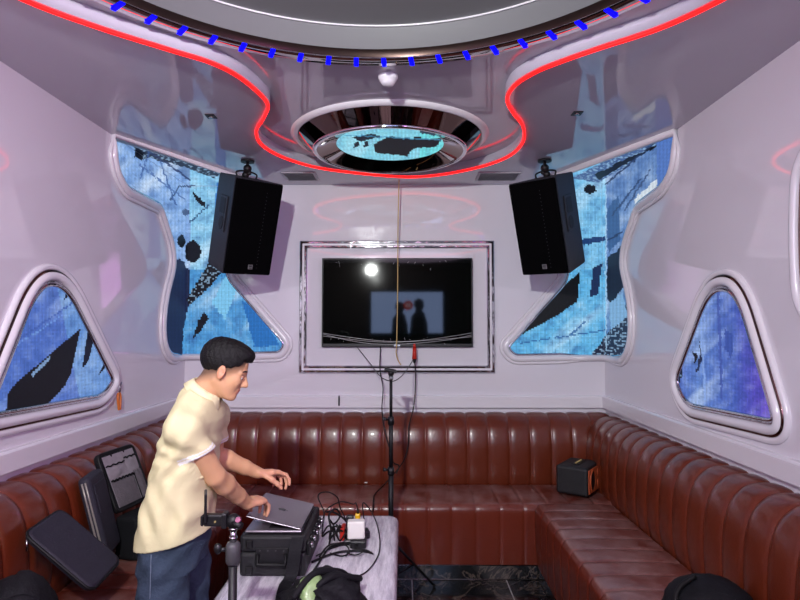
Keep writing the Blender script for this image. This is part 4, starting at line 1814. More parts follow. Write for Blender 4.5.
def slab_from(c, xdir, ydir, w, h, t, bev, mb, round_=.03):
    """rounded-rectangle slab; xdir, ydir span its face"""
    xd, yd = Vector(xdir).normalized(), Vector(ydir)
    yd = (yd - xd * yd.dot(xd)).normalized()
    zd = xd.cross(yd)
    c = Vector(c)
    base = round_path([(-w / 2, -h / 2, 0), (w / 2, -h / 2, 0), (w / 2, h / 2, 0), (-w / 2, h / 2, 0)], [round_] * 4, 6, True)
    rows = []
    for ins, z in ((bev, -t / 2), (bev * .3, -t / 2 + bev * .3), (0, -t / 2 + bev), (0, t / 2 - bev), (bev * .3, t / 2 - bev * .3), (bev, t / 2)):
        rows.append([c + xd * (p.x * (1 - 2 * ins / w)) + yd * (p.y * (1 - 2 * ins / h)) + zd * z for p in base])
    mb.grid(rows, True, True)
    mb.add(rows[-1], [list(range(len(base)))])
    mb.add(rows[0], [list(range(len(base)))[::-1]])
    return xd, yd, zd, c


# open camera bag: body on the seat, lid leaning up against the backrest
bl_, br_ = onY(117, 514, 2.82), onY(152, 497, 3.06)
tl_, tr_ = onY(91, 457, 2.80), onY(129, 445, 3.06)
lc = (bl_ + br_ + tl_ + tr_) / 4
xd = ((br_ - bl_) + (tr_ - tl_)).normalized()
yd = ((tl_ - bl_) + (tr_ - br_)).normalized()
w_ = ((br_ - bl_).length + (tr_ - tl_).length) / 2
h_ = ((tl_ - bl_).length + (tr_ - br_).length) / 2
cb = thing('camera_bag', 'open black bag with grey mesh pockets in its raised lid on the left bench', 'bag', (lc.x, lc.y, .49))
mb = MB()
xd, yd, zd, lc = slab_from(lc, xd, yd, w_, h_, .035, .012, mb)
if zd.y > 0 or zd.x < 0:
    zd = -zd
lidb = mb.build('lid', BAGCLOTH, cb)


def on_lid(x, y, out=.019):
    return lc + xd * x + yd * y + zd * out


def lid_patch(mb, x0, x1, y0, y1, out, puff=.0, nx=10, ny=8, jag=0.0):
    P = []
    for j in range(ny + 1):
        row = []
        for i in range(nx + 1):
            u, v = i / nx, j / ny
            pf = puff * math.sin(PI * u) * math.sin(PI * v)
            jj = jag * math.sin(i * 2.4) * (v ** 3)
            row.append(on_lid(x0 + (x1 - x0) * u, y0 + (y1 - y0) * v + jj, out + pf + .0015 * math.sin(5 * u * PI) * v))
        P.append(row)
    mb.grid(P, True)


W2, H2 = w_ / 2 - .022, h_ / 2 - .022
mb = MB()
lid_patch(mb, -W2, W2, -H2, H2, .0185, .004)
mb.build('lining', GREYNYLON, lidb)
mb = MB()
lid_patch(mb, -W2, W2 * .15, H2 * .08, H2 * .60, .021, .009)
lid_patch(mb, W2 * .2, W2, H2 * .18, H2 * .72, .021, .007)
mb.build('upper_pocket', GREYNYLON, lidb)
mb = MB()
lid_patch(mb, -W2, W2 * .42, -H2, H2 * .02, .024, .010, jag=.007)
lid_patch(mb, W2 * .47, W2, -H2, H2 * .12, .024, .008, jag=.007)
mpk = mb.build('mesh_pocket', MESHPOCKET, lidb)
mb = MB()
mb.tube([on_lid(-W2 + 2 * W2 * .71 * i / 20, H2 * .02 + .004 * math.sin(i * 2.1), .030) for i in range(21)], .0045, 6)
mb.tube([on_lid(W2 * .45, -H2 + (H2 * 1.05) * i / 6, .029) for i in range(7)], .003, 6)
mb.build('elastic_edge', RUBBER, mpk)
mb = MB()
mb.tube([on_lid(-W2 + 1.15 * W2 * i / 12, H2 * .60 + .003 * math.sin(i * 1.7), .026) for i in range(13)], .004, 6)
mb.tube([on_lid(W2 * .2 + .8 * W2 * i / 8, H2 * .72 + .003 * math.sin(i * 2.2), .026) for i in range(9)], .004, 6)
mb.build('pocket_hem', RUBBER, lidb)
mb = MB()
pp = [on_lid(a, b_, .012) for a, b_ in [(p.x, p.y) for p in round_path([(-w_ / 2 + .006, -h_ / 2 + .006, 0), (w_ / 2 - .006, -h_ / 2 + .006, 0), (w_ / 2 - .006, h_ / 2 - .006, 0), (-w_ / 2 + .006, h_ / 2 - .006, 0)], [.03] * 4, 6, True)]]
mb.tube(pp, .008, 6, True)
mb.build('zip_edge', RUBBER, lidb)
mb = MB()
ycb = Vector((lc.x, lc.y, 0))
bodyc = (bl_ + br_) / 2 + Vector((.045, -.02, 0))
zb0, zb1 = .492, min(bl_.z, br_.z) - .012
xh = Vector((xd.x, xd.y, 0)).normalized()
yh = Vector((0, 0, 1)).cross(xh)
Mb_ = Matrix(((xh.x, yh.x, 0, bodyc.x), (xh.y, yh.y, 0, bodyc.y), (0, 0, 1, (zb0 + zb1) / 2), (0, 0, 0, 1)))
mb.box((0, 0, 0), (w_ * .9, .13, zb1 - zb0), Mb_, .02, 3)
bd_ = mb.build('body', BAGCLOTH, cb)
mb = MB()
mb.tube([Mb_ @ Vector((-w_ / 2 + .02, -.068, .05)), Mb_ @ Vector((w_ / 2 - .02, -.068, .05))], .004, 6)
mb.tube([Mb_ @ Vector((-w_ / 2 + .05, -.068, -.03)), Mb_ @ Vector((w_ / 2 - .03, -.068, -.035))], .003, 6)
mb.build('zip', STEEL, bd_)

# upright laptop bag
top_, bot_ = onY(82, 479, 2.58), onY(103, 560, 2.60)
c_ = (top_ + bot_) / 2 + Vector((-.02, .10, 0))
lb = thing('laptop_bag', 'closed dark laptop bag standing upright with its pale zip facing out on the left bench', 'bag', (c_.x, c_.y, .49))
mb = MB()
ydir = (top_ - bot_)
hh = ydir.length
X_, Y_, Z_, C_ = slab_from(c_, (-.2, 1, 0), ydir, .20, hh, .055, .016, mb, .03)
bdy = mb.build('body', NAVYNYLON, lb)
mb = MB()
for s_ in (-.007, .007):
    pts = [C_ - X_ * .1005 + Y_ * t * hh * .44 + Z_ * s_ for t in (-1, -.5, 0, .5, 1)]
    mb.tube(pts, .0045, 6)
mb.build('zip', ZIP, bdy)
mb = MB()
zside = Z_ if Z_.x > 0 else -Z_
mb.box((0, 0, 0), (.15, hh * .35, .006), Matrix.Translation(C_ + zside * .029 + Y_ * hh * .2) @ Matrix((X_, Y_, zside)).transposed().to_4x4(), .002, 1)
mb.build('outer_pocket', NAVYNYLON, bdy)

# flat sleeve leaning in front of it
pA, pB, pC, pD = onY(26, 536, 2.18), onY(62, 506, 2.44), onY(118, 566, 2.42), onY(88, 592, 2.18)
c_ = (pA + pB + pC + pD) / 4
ls = thing('laptop_sleeve', 'dark padded laptop sleeve leaning flat on the left bench, nearest to the camera', 'bag', (c_.x, c_.y, .49))
mb = MB()
X_, Y_, Z_, C_ = slab_from(c_, (pB - pA) + (pC - pD), (pA - pD) + (pB - pC), ((pB - pA).length + (pC - pD).length) / 2, ((pA - pD).length + (pB - pC).length) / 2, .03, .011, mb, .04)
bdy = mb.build('body', NAVYNYLON, ls)
ww, hh = ((pB - pA).length + (pC - pD).length) / 2, ((pA - pD).length + (pB - pC).length) / 2
zz_ = Z_ if Z_.z > 0 else -Z_
mb = MB()
pp = [C_ + X_ * p.x + Y_ * p.y + zz_ * .004 for p in round_path([(-ww / 2, -hh / 2, 0), (ww / 2, -hh / 2, 0), (ww / 2, hh / 2, 0), (-ww / 2, hh / 2, 0)], [.04] * 4, 6, True)]
mb.tube(pp, .006, 6, True)
mb.build('zip_edge', RUBBER, bdy)
mb = MB()
mb.cyl(pA + Vector((.01, -.01, -.01)), pA + Vector((.012, -.012, -.05)), .004, .004, 8)
mb.build('zip_pull', STEEL, bdy)

# black cloth heap at the picture's bottom-left
hc = onZ(20, 625, .49)
hb = thing('black_jacket', 'black cloth jacket heaped on the left bench at the bottom left of the photo', 'jacket', (hc.x, hc.y, .49))
mb = MB()
lump(mb, (-1.33, 2.03), (.13, .15, .25), .494, seed=14.0, amp=.15, sq=2.2, fold=5)
mb.build('body', BAGCLOTH, hb)
mb = MB()
mb.tube(catmull([(-1.36, 1.90, .66), (-1.27, 1.96, .70), (-1.2, 2.0, .62), (-1.15, 2.02, .515)], 6), .018, 8)
mb.build('sleeve', BAGCLOTH, hb)

# =================================================================== SMALL WALL THINGS
# pliers standing on the left ledge
pp_ = onX(119, 400, XL + .02)
pz_ = onX(118, 411, XL + .02).z
ZT1_, ZT1 = ZT1, max(ZT1 + .002, pz_)
pl_t = thing('pliers', 'orange handled pliers standing on the left wall ledge beside the triangle screen', 'pliers', (XL + .02, pp_.y, ZT1))
y0 = pp_.y
mb = MB()
for s_ in (-1, 1):
    mb.tube(catmull([(XL + .018, y0 + s_ * .004, ZT1 + .105), (XL + .02, y0 + s_ * .016, ZT1 + .085), (XL + .022, y0 + s_ * .014, ZT1 + .045), (XL + .024, y0 + s_ * .006, ZT1 + .006)], 6), .007, 8)
mb.build('handle', ORANGE, pl_t)
mb = MB()
mb.cyl((XL + .014, y0, ZT1 + .105), (XL + .022, y0, ZT1 + .105), .013, .013, 12)
mb.tube([(XL + .018, y0 + .004, ZT1 + .108), (XL + .018, y0 + .02, ZT1 + .15), (XL + .018, y0 + .032, ZT1 + .165)], [.008, .005, .002], 8)
mb.build('jaws', STEEL, pl_t)
ZT1 = ZT1_
p = onY(339, 401, YB - .045)
pen = thing('black_marker', 'short black marker standing against the back wall trim below the television', 'marker', (p.x, YB - .04, .98))
mb = MB()
mb.cyl((p.x, YB - .043, p.z - .035), (p.x, YB - .043, p.z + .02), .006, .006, 10)
mb.build('barrel', BLACK, pen)
mb = MB()
mb.cyl((p.x, YB - .043, p.z + .0205), (p.x, YB - .043, p.z + .04), .0065, .005, 10)
mb.build('cap', GREYCAP, pen)

# cables by the television
yv = YB - .075
cable('ceiling_wire', 'thin pale yellow wire hanging from the ceiling down across the television', None,
      pts=[onY(399, 179, 4.30).xyz, onY(398, 230, 4.33), onY(397.5, 300, 4.36), onY(396.5, 346, 4.37), onY(396, 352, 4.37), onY(398, 360, 4.38), onY(401, 365, 4.39)], r=.0042,
      m=mat('pale_wire', (190, 160, 100), rough=.5), cat='wire')
cable('signal_cable', 'thin black cable looping from the television over the top of the stand', None,
      pts=[onY(357, 347, YB - .05), onY(369, 362, 4.2), onY(380, 376, 3.8), onY(390, 381, 3.50), onY(398, 379, 3.6), onY(406, 371, 4.0), onY(413, 360, 4.32)], r=.003)
cable('power_cable', 'black cable hanging from the television left of the stand pole', None,
      pts=[onY(380.5, 347, YB - .05), onY(380, 370, 4.36), onY(383, 388, 4.34), onY(382, 410, 4.25), onY(385, 432, 4.20), onY(390, 450, 4.18), onY(393, 462, 4.15), onY(399, 466, 4.12), onY(396, 474, 4.10)], r=.0042)
pc = thing('orange_plug', 'orange red plug hanging on a cable under the right half of the television', 'plug', onY(414.5, 356, YB - .1))
a_, b_ = onY(414.5, 347.5, YB - .1), onY(414.5, 359, YB - .1)
mb = MB()
mb.cyl(a_, b_, .013, .019, 12)
mb.cyl(a_ + Vector((0, 0, .03)), a_, .006, .012, 10)
mb.build('body', RED, pc)
mb = MB()
mb.cyl(b_, b_ - Vector((0, 0, .03)), .017, .008, 12)
mb.build('cable_boot', RUBBER, pc)
cable('extension_cable', 'black cable hanging from the orange plug past the stand to the seat', None,
      pts=[b_ - Vector((0, 0, .02)), onY(415.5, 372, 4.36), onY(415, 395, 4.34), onY(413, 410, 4.25), onY(409, 426, 4.2), onY(408, 446, 4.19), onY(404, 460, 4.16), onY(397, 470, 4.12),
           onZ(384, 485, .492), onZ(375, 494, .492), onY(373.5, 500, 3.735), onY(373, 512, 3.73)], r=.0045)
p = onZ(428, 477, .492)
tag(MB().sphere((p.x, p.y, .50), (.016, .012, .01), 12).build('cable_clip', BLACK), 'tiny black clip lying on the back seat right of the stand', 'clip')
p = onZ(366, 482, .492)
tag(MB().box((p.x, p.y, .488), (.022, .012, .006), Matrix.Identity(4), .001, 1).build('paper_scrap', WHITEPL), 'tiny white scrap lying on the back seat left of the stand', 'scrap')
# =================================================================== THE MAN
class SDF:
    def __init__(s, lo, hi, h):
        s.h = h
        s.lo = np.array(lo, dtype=np.float32)
        n = np.ceil((np.array(hi) - np.array(lo)) / h).astype(int) + 1
        s.n = n
        s.D = np.full(tuple(n), 0.2, dtype=np.float32)

    def win(s, lo, hi):
        a = np.maximum(np.floor((np.array(lo) - s.lo) / s.h).astype(int), 0)
        b = np.minimum(np.ceil((np.array(hi) - s.lo) / s.h).astype(int) + 1, s.n)
        if np.any(b <= a):
            return None
        ax = [s.lo[i] + s.h * np.arange(a[i], b[i], dtype=np.float32) for i in range(3)]
        X, Y, Z = np.meshgrid(*ax, indexing='ij', sparse=True)
        return tuple(slice(a[i], b[i]) for i in range(3)), X, Y, Z

    def comb(s, sl, d, k, mode='add'):
        D = s.D[sl]
        if mode == 'add':
            if k > 0:
                hh = np.maximum(k - np.abs(D - d), 0) / k
                s.D[sl] = np.minimum(D, d) - hh * hh * k * .25
            else:
                s.D[sl] = np.minimum(D, d)
        else:
            d = -d
            if k > 0:
                hh = np.maximum(k - np.abs(D - d), 0) / k
                s.D[sl] = np.maximum(D, d) + hh * hh * k * .25
            else:
                s.D[sl] = np.maximum(D, d)

    def cone(s, a, b, r1, r2, k=.01, mode='add'):
        a, b = np.array(a, dtype=np.float32), np.array(b, dtype=np.float32)
        m = max(r1, r2) + k + 5 * s.h
        w_ = s.win(np.minimum(a, b) - m, np.maximum(a, b) + m)
        if w_ is None:
            return
        sl, X, Y, Z = w_
        ab = b - a
        L2 = max(float(ab @ ab), 1e-9)
        t = np.clip(((X - a[0]) * ab[0] + (Y - a[1]) * ab[1] + (Z - a[2]) * ab[2]) / L2, 0, 1)
        d = np.sqrt((X - a[0] - t * ab[0]) ** 2 + (Y - a[1] - t * ab[1]) ** 2 + (Z - a[2] - t * ab[2]) ** 2) - (r1 + (r2 - r1) * t)
        s.comb(sl, d, k, mode)

    def chain(s, pts, rs, k=.01):
        for i in range(len(pts) - 1):
            s.cone(pts[i], pts[i + 1], rs[i], rs[i + 1], k)

    def ell(s, c, axes, r, k=.01, mode='add'):
        """axes: three unit vectors"""
        c = np.array(c, dtype=np.float32)
        m = max(r) + k + 5 * s.h
        w_ = s.win(c - m, c + m)
        if w_ is None:
            return
        sl, X, Y, Z = w_
        q, q2 = 0, 0
        for ax, rr in zip(axes, r):
            p = (X - c[0]) * ax[0] + (Y - c[1]) * ax[1] + (Z - c[2]) * ax[2]
            q = q + (p / rr) ** 2
            q2 = q2 + (p / rr ** 2) ** 2
        q = np.sqrt(q)
        d = q * (q - 1) / np.maximum(np.sqrt(q2), 1e-6)
        s.comb(sl, d, k, mode)

    def loft(s, tab, k=.01):
        z = np.array([t[0] for t in tab])
        w_ = s.win((-9, -9, z[0] - .01), (9, 9, z[-1] + .01))
        sl, X, Y, Z = w_
        zz = Z.ravel()
        cx, cy, rx, ry = [np.interp(zz, z, [t[i] for t in tab]).astype(np.float32)[None, None, :] for i in (1, 2, 3, 4)]
        q = (np.abs((X - cx) / rx) ** 2.3 + np.abs((Y - cy) / ry) ** 2.3) ** (1 / 2.3)
        d = (q - 1) * np.minimum(rx, ry)
        d = np.maximum(d, np.maximum(z[0] - Z, Z - z[-1]))
        s.comb(sl, d, k)

    def cut(s, p, n):
        """remove what lies on the side the normal points to"""
        n = np.array(n, dtype=np.float32)
        n = n / np.linalg.norm(n)
        sl, X, Y, Z = s.win(s.lo - 1, s.lo + s.n * s.h + 1)
        s.D = np.maximum(s.D, (X - p[0]) * n[0] + (Y - p[1]) * n[1] + (Z - p[2]) * n[2])

    def mesh(s):
        D, h = s.D, s.h
        S = D < 0
        any_ = np.zeros(tuple(s.n - 1), bool)
        all_ = np.ones(tuple(s.n - 1), bool)
        for i in (0, 1):
            for j in (0, 1):
                for k in (0, 1):
                    q = S[i:s.n[0] - 1 + i, j:s.n[1] - 1 + j, k:s.n[2] - 1 + k]
                    any_ |= q
                    all_ &= q
        act = any_ & ~all_
        idx = np.argwhere(act)
        ids = np.full(act.shape, -1, dtype=np.int64)
        ids[tuple(idx.T)] = np.arange(len(idx))
        acc = np.zeros((len(idx), 3))
        cnt = np.zeros(len(idx))
        cs = [(i, j, k) for i in (0, 1) for j in (0, 1) for k in (0, 1)]
        for a in cs:
            for ax in range(3):
                if a[ax]:
                    continue
                b = list(a)
                b[ax] = 1
                da = D[idx[:, 0] + a[0], idx[:, 1] + a[1], idx[:, 2] + a[2]].astype(float)
                db = D[idx[:, 0] + b[0], idx[:, 1] + b[1], idx[:, 2] + b[2]].astype(float)
                x = (da < 0) != (db < 0)
                t = np.where(x, da / np.where(x, da - db, 1), 0)
                p = np.tile(np.array(a, float), (len(idx), 1))
                p[:, ax] += t
                acc[x] += p[x]
                cnt[x] += 1
        V = s.lo + (idx + acc / cnt[:, None]) * h
        faces = []
        for ax in range(3):
            b, c = [q for q in range(3) if q != ax]
            sh = list(s.n)
            sh[ax] -= 1
            A = [slice(None)] * 3
            B = [slice(None)] * 3
            A[ax] = slice(0, s.n[ax] - 1)
            B[ax] = slice(1, s.n[ax])
            e = np.argwhere(S[tuple(A)] != S[tuple(B)])
            e = e[(e[:, b] > 0) & (e[:, c] > 0) & (e[:, b] < s.n[b] - 1) & (e[:, c] < s.n[c] - 1)]
            q = []
            for db_, dc_ in ((0, 0), (1, 0), (1, 1), (0, 1)):
                g = e.copy()
                g[:, b] -= db_
                g[:, c] -= dc_
                q.append(ids[tuple(g.T)])
            faces.append(np.stack(q, 1))
        Fc = np.concatenate(faces)
        Fc = Fc[(Fc >= 0).all(1)]
        return V, Fc

    def obj(s, name, m, parent, smooth_it=2, colour=None):
        V, Fc = s.mesh()
        me = bpy.data.meshes.new(name)
        me.from_pydata(V.tolist(), [], Fc.tolist())
        b = bmesh.new()
        b.from_mesh(me)
        for _ in range(smooth_it):
            bmesh.ops.smooth_vert(b, verts=b.verts, factor=.5, use_axis_x=True, use_axis_y=True, use_axis_z=True)
        bmesh.ops.recalc_face_normals(b, faces=b.faces)
        b.to_mesh(me)
        b.free()
        me.materials.append(m)
        if colour:
            at = me.color_attributes.new('tone', 'FLOAT_COLOR', 'POINT')
            W = np.empty(len(me.vertices) * 3)
            me.vertices.foreach_get('co', W)
            W = W.reshape(-1, 3)
            C = colour(W)
            at.data.foreach_set('color', np.concatenate([C, np.ones((len(C), 1))], 1).ravel())
        return link(name, me, None, parent, True)


man = thing('person', 'man in a cream polo shirt and blue jeans bending over a half closed laptop', 'person', (-.90, 2.24, 0))
# ---- head frame
pit, yw = math.radians(22), math.radians(13)
Fv = np.array([math.cos(pit) * math.cos(yw), math.cos(pit) * math.sin(yw), -math.sin(pit)])
Uv = np.array([math.sin(pit) * math.cos(yw), math.sin(pit) * math.sin(yw), math.cos(pit)])
Rv = np.cross(Fv, Uv)
HC = np.array([-.690, 2.25, 1.440])
hx = lambda f, s_, u: HC + (Fv * f + Rv * s_ + Uv * u) * .90
AX = (Fv, Rv, Uv)
SH_R, SH_L = np.array([-.790, 2.098, 1.243]), np.array([-.785, 2.405, 1.245])
EL_R, WR_R = np.array([-.709, 2.20, 1.046]), np.array([-.647, 2.42, .880])
EL_L, WR_L = np.array([-.795, 2.44, 1.075]), np.array([-.637, 2.55, .972])


def nrm3(v):
    v = np.array(v, float)
    return v / np.linalg.norm(v)


def hand(S, wr, kn, right, drop, curls, thumb_in=.3, sc=1.0):
    f = nrm3(np.array(kn) - wr)
    pn = np.array([0, 0, -1.0]) + np.array(drop)
    pn = nrm3(pn - f * (pn @ f))
    L = np.cross(f, pn) * (1 if right else -1)
    base = []
    for lat, fw in ((.029, .086), (.010, .091), (-.010, .087), (-.028, .078)):
        base.append(wr + (f * fw + L * lat) * sc)
    for i, b_ in enumerate(base):
        S.cone(wr + L * (.016, .006, -.006, -.016)[i] * sc + pn * .003, b_, .0145 * sc, .0112 * sc, .012)
    S.cone(base[0] - f * .03, base[3] - f * .025, .012 * sc, .011 * sc, .012)
    for i, b_ in enumerate(base):
        l = (.95, 1.06, 1.0, .80)[i] * sc
        p = b_
        th = 0
        spread = L * (.10, .02, -.05, -.14)[i]
        rr = (.0093, .0093, .0088, .0080)
        for j, (seg, cu) in enumerate(zip((.042, .027, .022), curls[i] if isinstance(curls[0], (list, tuple)) else curls)):
            th += math.radians(cu)
            d = nrm3(f * math.cos(th) + pn * math.sin(th) + spread * max(0, math.cos(th)))
            q = p + d * seg * l
            r0_ = rr[i] * sc * (1, .92, .84)[j]
            S.cone(p, q, r0_, r0_ * .9, .003)
            p = q
    t0 = wr + (f * .022 + L * .02 + pn * .008) * sc
    d1 = nrm3(f * .62 + L * .62 + pn * thumb_in)
    d2 = nrm3(f * .85 + L * .28 + pn * (thumb_in + .15))
    t1 = t0 + d1 * .042 * sc
    t2 = t1 + d2 * .032 * sc
    t3 = t2 + nrm3(f * .9 + L * .05 + pn * (thumb_in + .3)) * .025 * sc
    S.chain([t0, t1, t2, t3], [.0145 * sc, .0115 * sc, .0098 * sc, .0082 * sc], .008)


B = SDF((-1.10, 1.98, 0.0), (-.50, 2.76, 1.62), .0042)
# torso and legs (under the clothes)
B.loft([(.84, -.868, 2.25, .09, .13), (1.0, -.85, 2.25, .09, .132), (1.1, -.833, 2.25, .086, .138), (1.2, -.812, 2.25, .076, .148), (1.28, -.797, 2.25, .062, .125), (1.33, -.786, 2.25, .045, .075)], .02)
B.chain([(-.872, 2.17, .84), (-.868, 2.13, .47), (-.91, 2.12, .09), (-.80, 2.11, .045)], [.07, .056, .04, .032], .02)
B.chain([(-.865, 2.33, .84), (-.86, 2.36, .47), (-.89, 2.37, .09), (-.78, 2.37, .045)], [.07, .056, .04, .032], .02)
# arms
for SHJ, EL, WR in ((SH_R, EL_R, WR_R), (SH_L, EL_L, WR_L)):
    mid = EL + (WR - EL) * .28
    B.chain([SHJ, SHJ + (EL - SHJ) * .5, EL, mid, EL + (WR - EL) * .7, WR], [.048, .045, .038, .040, .031, .0255], .012)
hand(B, WR_R, (-.603, 2.50, .874), True, (-.1, 0, 0), ((38, 38, 22), (36, 40, 24), (38, 42, 24), (42, 42, 24)), .45)
hand(B, WR_L, (-.578, 2.60, .962), False, (.0, -.25, 0), ((18, 40, 25), (28, 45, 28), (36, 46, 28), (44, 46, 28)), .55)
HS = .90


def BE(c, axes, r, k=.01, mode='add', S=None):
    (S or B).ell(c, axes, [x * HS for x in r], k * HS, mode)


def BC(a, b, r1, r2, k=.01, mode='add'):
    B.cone(a, b, r1 * HS, r2 * HS, k * HS, mode)


# neck and head
B.chain([(-.797, 2.25, 1.30), (-.765, 2.25, 1.36), hx(-.030, 0, -.045)], [.056, .050, .050], .02)
BC(hx(-.02, 0, -.06), hx(.03, 0, -.088), .04, .022, .02)
BE(hx(-.012, 0, .032), AX, (.097, .076, .083), .01)
BE(hx(.028, 0, -.038), AX, (.060, .058, .074), .03)
for q in (-1, 1):
    BC(hx(-.018, q * .052, -.045), hx(.055, q * .022, -.098), .019, .015, .022)
    BE(hx(.052, q * .036, -.026), AX, (.026, .022, .026), .02)
    BC(hx(.080, q * .012, .016), hx(.066, q * .048, .012), .0105, .009, .012)
BC(hx(.070, -.008, -.098), hx(.070, .008, -.098), .0165, .0165, .018)
for q in (-1, 1):
    BE(hx(.090, q * .033, -.006), AX, (.014, .017, .010), .010, 'sub')
BC(hx(.080, 0, .008), hx(.104, 0, -.034), .0085, .0120, .010)
for q in (-1, 1):
    BC(hx(.090, q * .011, -.040), hx(.094, q * .010, -.038), .0085, .0085, .006)
BC(hx(.081, -.016, -.064), hx(.081, .016, -.064), .0068, .0068, .006)
BC(hx(.086, -.008, -.063), hx(.086, .008, -.063), .006, .006, .006)
BC(hx(.081, -.013, -.0755), hx(.081, .013, -.0755), .0072, .0072, .006)
BE(hx(.094, 0, -.0695), AX, (.007, .022, .0018), .003, 'sub')
for q in (-1, 1):
    tilt_ = (nrm3(Fv * .85 + Rv * q * .5), nrm3(Rv * q * .85 - Fv * .5), Uv)
    BE(hx(-.010, q * .079, -.010), tilt_, (.020, .0085, .031), .005)
    BC(hx(-.002, q * .072, -.032), hx(-.002, q * .073, -.034), .008, .008, .006)
    BE(hx(-.006, q * .0895, -.006), tilt_, (.0105, .006, .018), .004, 'sub')


def skin_tone(W):
    d = (W - HC) / HS
    f, s_, u = d @ Fv, d @ Rv, d @ Uv
    base = np.tile(np.array(lin((204, 156, 118))), (len(W), 1))
    head = np.linalg.norm(d, axis=1) < .16
    # cropped hair shading at the temples and nape: the real colour of the stubble
    line = .068 + (f - .085) * (.115 / .175)
    fade = np.clip((u - (line - .052)) / .045, 0, 1) * (f < .070) * head * (np.abs(s_) < .0775)
    base = base * (1 - fade[:, None] * .80) + np.array(lin((40, 32, 30))) * fade[:, None] * .80
    lips = head & (f > .068) & (np.abs(s_) < .022) & (u < -.058) & (u > -.083)
    base[lips] = np.array(lin((176, 106, 96)))
    ear = head & (np.abs(s_) > .078)
    base[ear] = np.array(lin((196, 138, 106)))
    tips = (W[:, 2] < 1.0) & (W[:, 0] > -.62) & (W[:, 2] > .6)
    base[tips] = base[tips] * .6 + np.array(lin((212, 146, 126))) * .4
    return base


SKIN = mat('skin', (200, 150, 122), rough=.48, spec=.4, attr='tone', bump=.08, bscale=220)
SKIN.node_tree.nodes['Principled BSDF'].inputs['Subsurface Weight'].default_value = .08
SKIN.node_tree.nodes['Principled BSDF'].inputs['Subsurface Radius'].default_value = (.01, .004, .002)
B.obj('body', SKIN, man, 2, skin_tone)

# ---- eyes and brows
for q in (-1, 1):
    mb = MB()
    mb.sphere(hx(.0705, q * .032, -.006), .0113, 16)
    ey_ = mb.build('eye', mat('eye_white', (215, 205, 198), rough=.2), man)
    mb = MB()
    e0 = Vector(hx(.0705, q * .032, -.006))
    gz = (Vector(Fv) - Vector(Uv) * .35).normalized()
    mb.cyl(e0 + gz * .0098, e0 + gz * .0116, .005, .0042, 14)
    mb.build('iris', mat('iris_dark', (28, 18, 14), rough=.15), ey_)
    mb = MB()
    # lowered upper lid
    mb.sphere(e0 + Vector(Uv) * .0035 + Vector(Fv) * .0004, .0116, 16)
    mb.build('eyelid', mat('lid_skin', (188, 138, 112), rough=.5), man)
    mb = MB()
    pts = [Vector(hx(.0865 - .002, q * .014, .018)), Vector(hx(.086, q * .026, .0235)), Vector(hx(.079, q * .040, .023)), Vector(hx(.067, q * .053, .015))]
    mb.tube(catmull(pts, 5), [.0022] * 5 + [.0032] * 6 + [.0024] * 4 + [.0012], 6)
    mb.build('eyebrow', mat('brow_hair', (26, 20, 19), rough=.7), man)

# ---- hair
Hh = SDF(HC - .16, HC + .17, .003)
BE(hx(-.016, 0, .040), AX, (.106, .083, .088), .0, S=Hh)
BE(hx(.012, 0, .088), AX, (.078, .066, .038), .03, S=Hh)
BE(hx(.052, .004, .088), AX, (.036, .050, .025), .02, S=Hh)
BE(hx(-.060, 0, .050), AX, (.056, .072, .070), .02, S=Hh)
sl, X, Y, Z = Hh.win(Hh.lo - 1, Hh.lo + Hh.n * Hh.h + 1)
f_ = ((X - HC[0]) * Fv[0] + (Y - HC[1]) * Fv[1] + (Z - HC[2]) * Fv[2]) / HS
s__ = ((X - HC[0]) * Rv[0] + (Y - HC[1]) * Rv[1] + (Z - HC[2]) * Rv[2]) / HS
u_ = ((X - HC[0]) * Uv[0] + (Y - HC[1]) * Uv[1] + (Z - HC[2]) * Uv[2]) / HS
# strands run back from the fringe
Hh.D = Hh.D + (.0007 * np.sin(s__ * 520 + f_ * 90) + .0010 * np.sin(f_ * 210 + s__ * 190 + u_ * 160)).astype(np.float32)
line = .062 + (f_ - .085) * (.105 / .175) + .004 * np.sin(s__ * 160) + .003 * np.sin(f_ * 230)
line = np.where(f_ > .06, .066 + .006 * np.sin(s__ * 120), line)
Hh.D = np.maximum(Hh.D, (line - u_).astype(np.float32))
HAIR = mat('black_hair', (7, 6, 7), rough=.5, spec=.25, bump=.5, bscale=150, stretch=(1, 4, 1))
Hh.obj('hair', HAIR, man, 1)

# ---- polo shirt
P_ = SDF((-1.13, 1.94, .72), (-.58, 2.56, 1.43), .0042)
TAB = [(.73, -.872, 2.25, .136, .176), (.84, -.870, 2.25, .132, .175), (.92, -.862, 2.25, .126, .168), (1.0, -.850, 2.25, .115, .163), (1.1, -.833, 2.25, .106, .168),
       (1.18, -.816, 2.25, .100, .176), (1.25, -.802, 2.25, .092, .168), (1.30, -.794, 2.25, .078, .132), (1.345, -.786, 2.25, .061, .092), (1.385, -.776, 2.25, .055, .066)]
P_.loft(TAB, .0)
for SHJ, EL in ((SH_R, EL_R), (SH_L, EL_L)):
    dn = (EL - SHJ) / np.linalg.norm(EL - SHJ)
    P_.chain([np.array([-.796, 2.25, 1.318]), SHJ + np.array([-.004, 0, .002])], [.050, .056], .045)
    P_.cone(SHJ + np.array([-.002, 0, -.004]), SHJ + dn * .15, .059, .058, .026)
sl, X, Y, Z = P_.win(P_.lo - 1, P_.lo + P_.n * P_.h + 1)
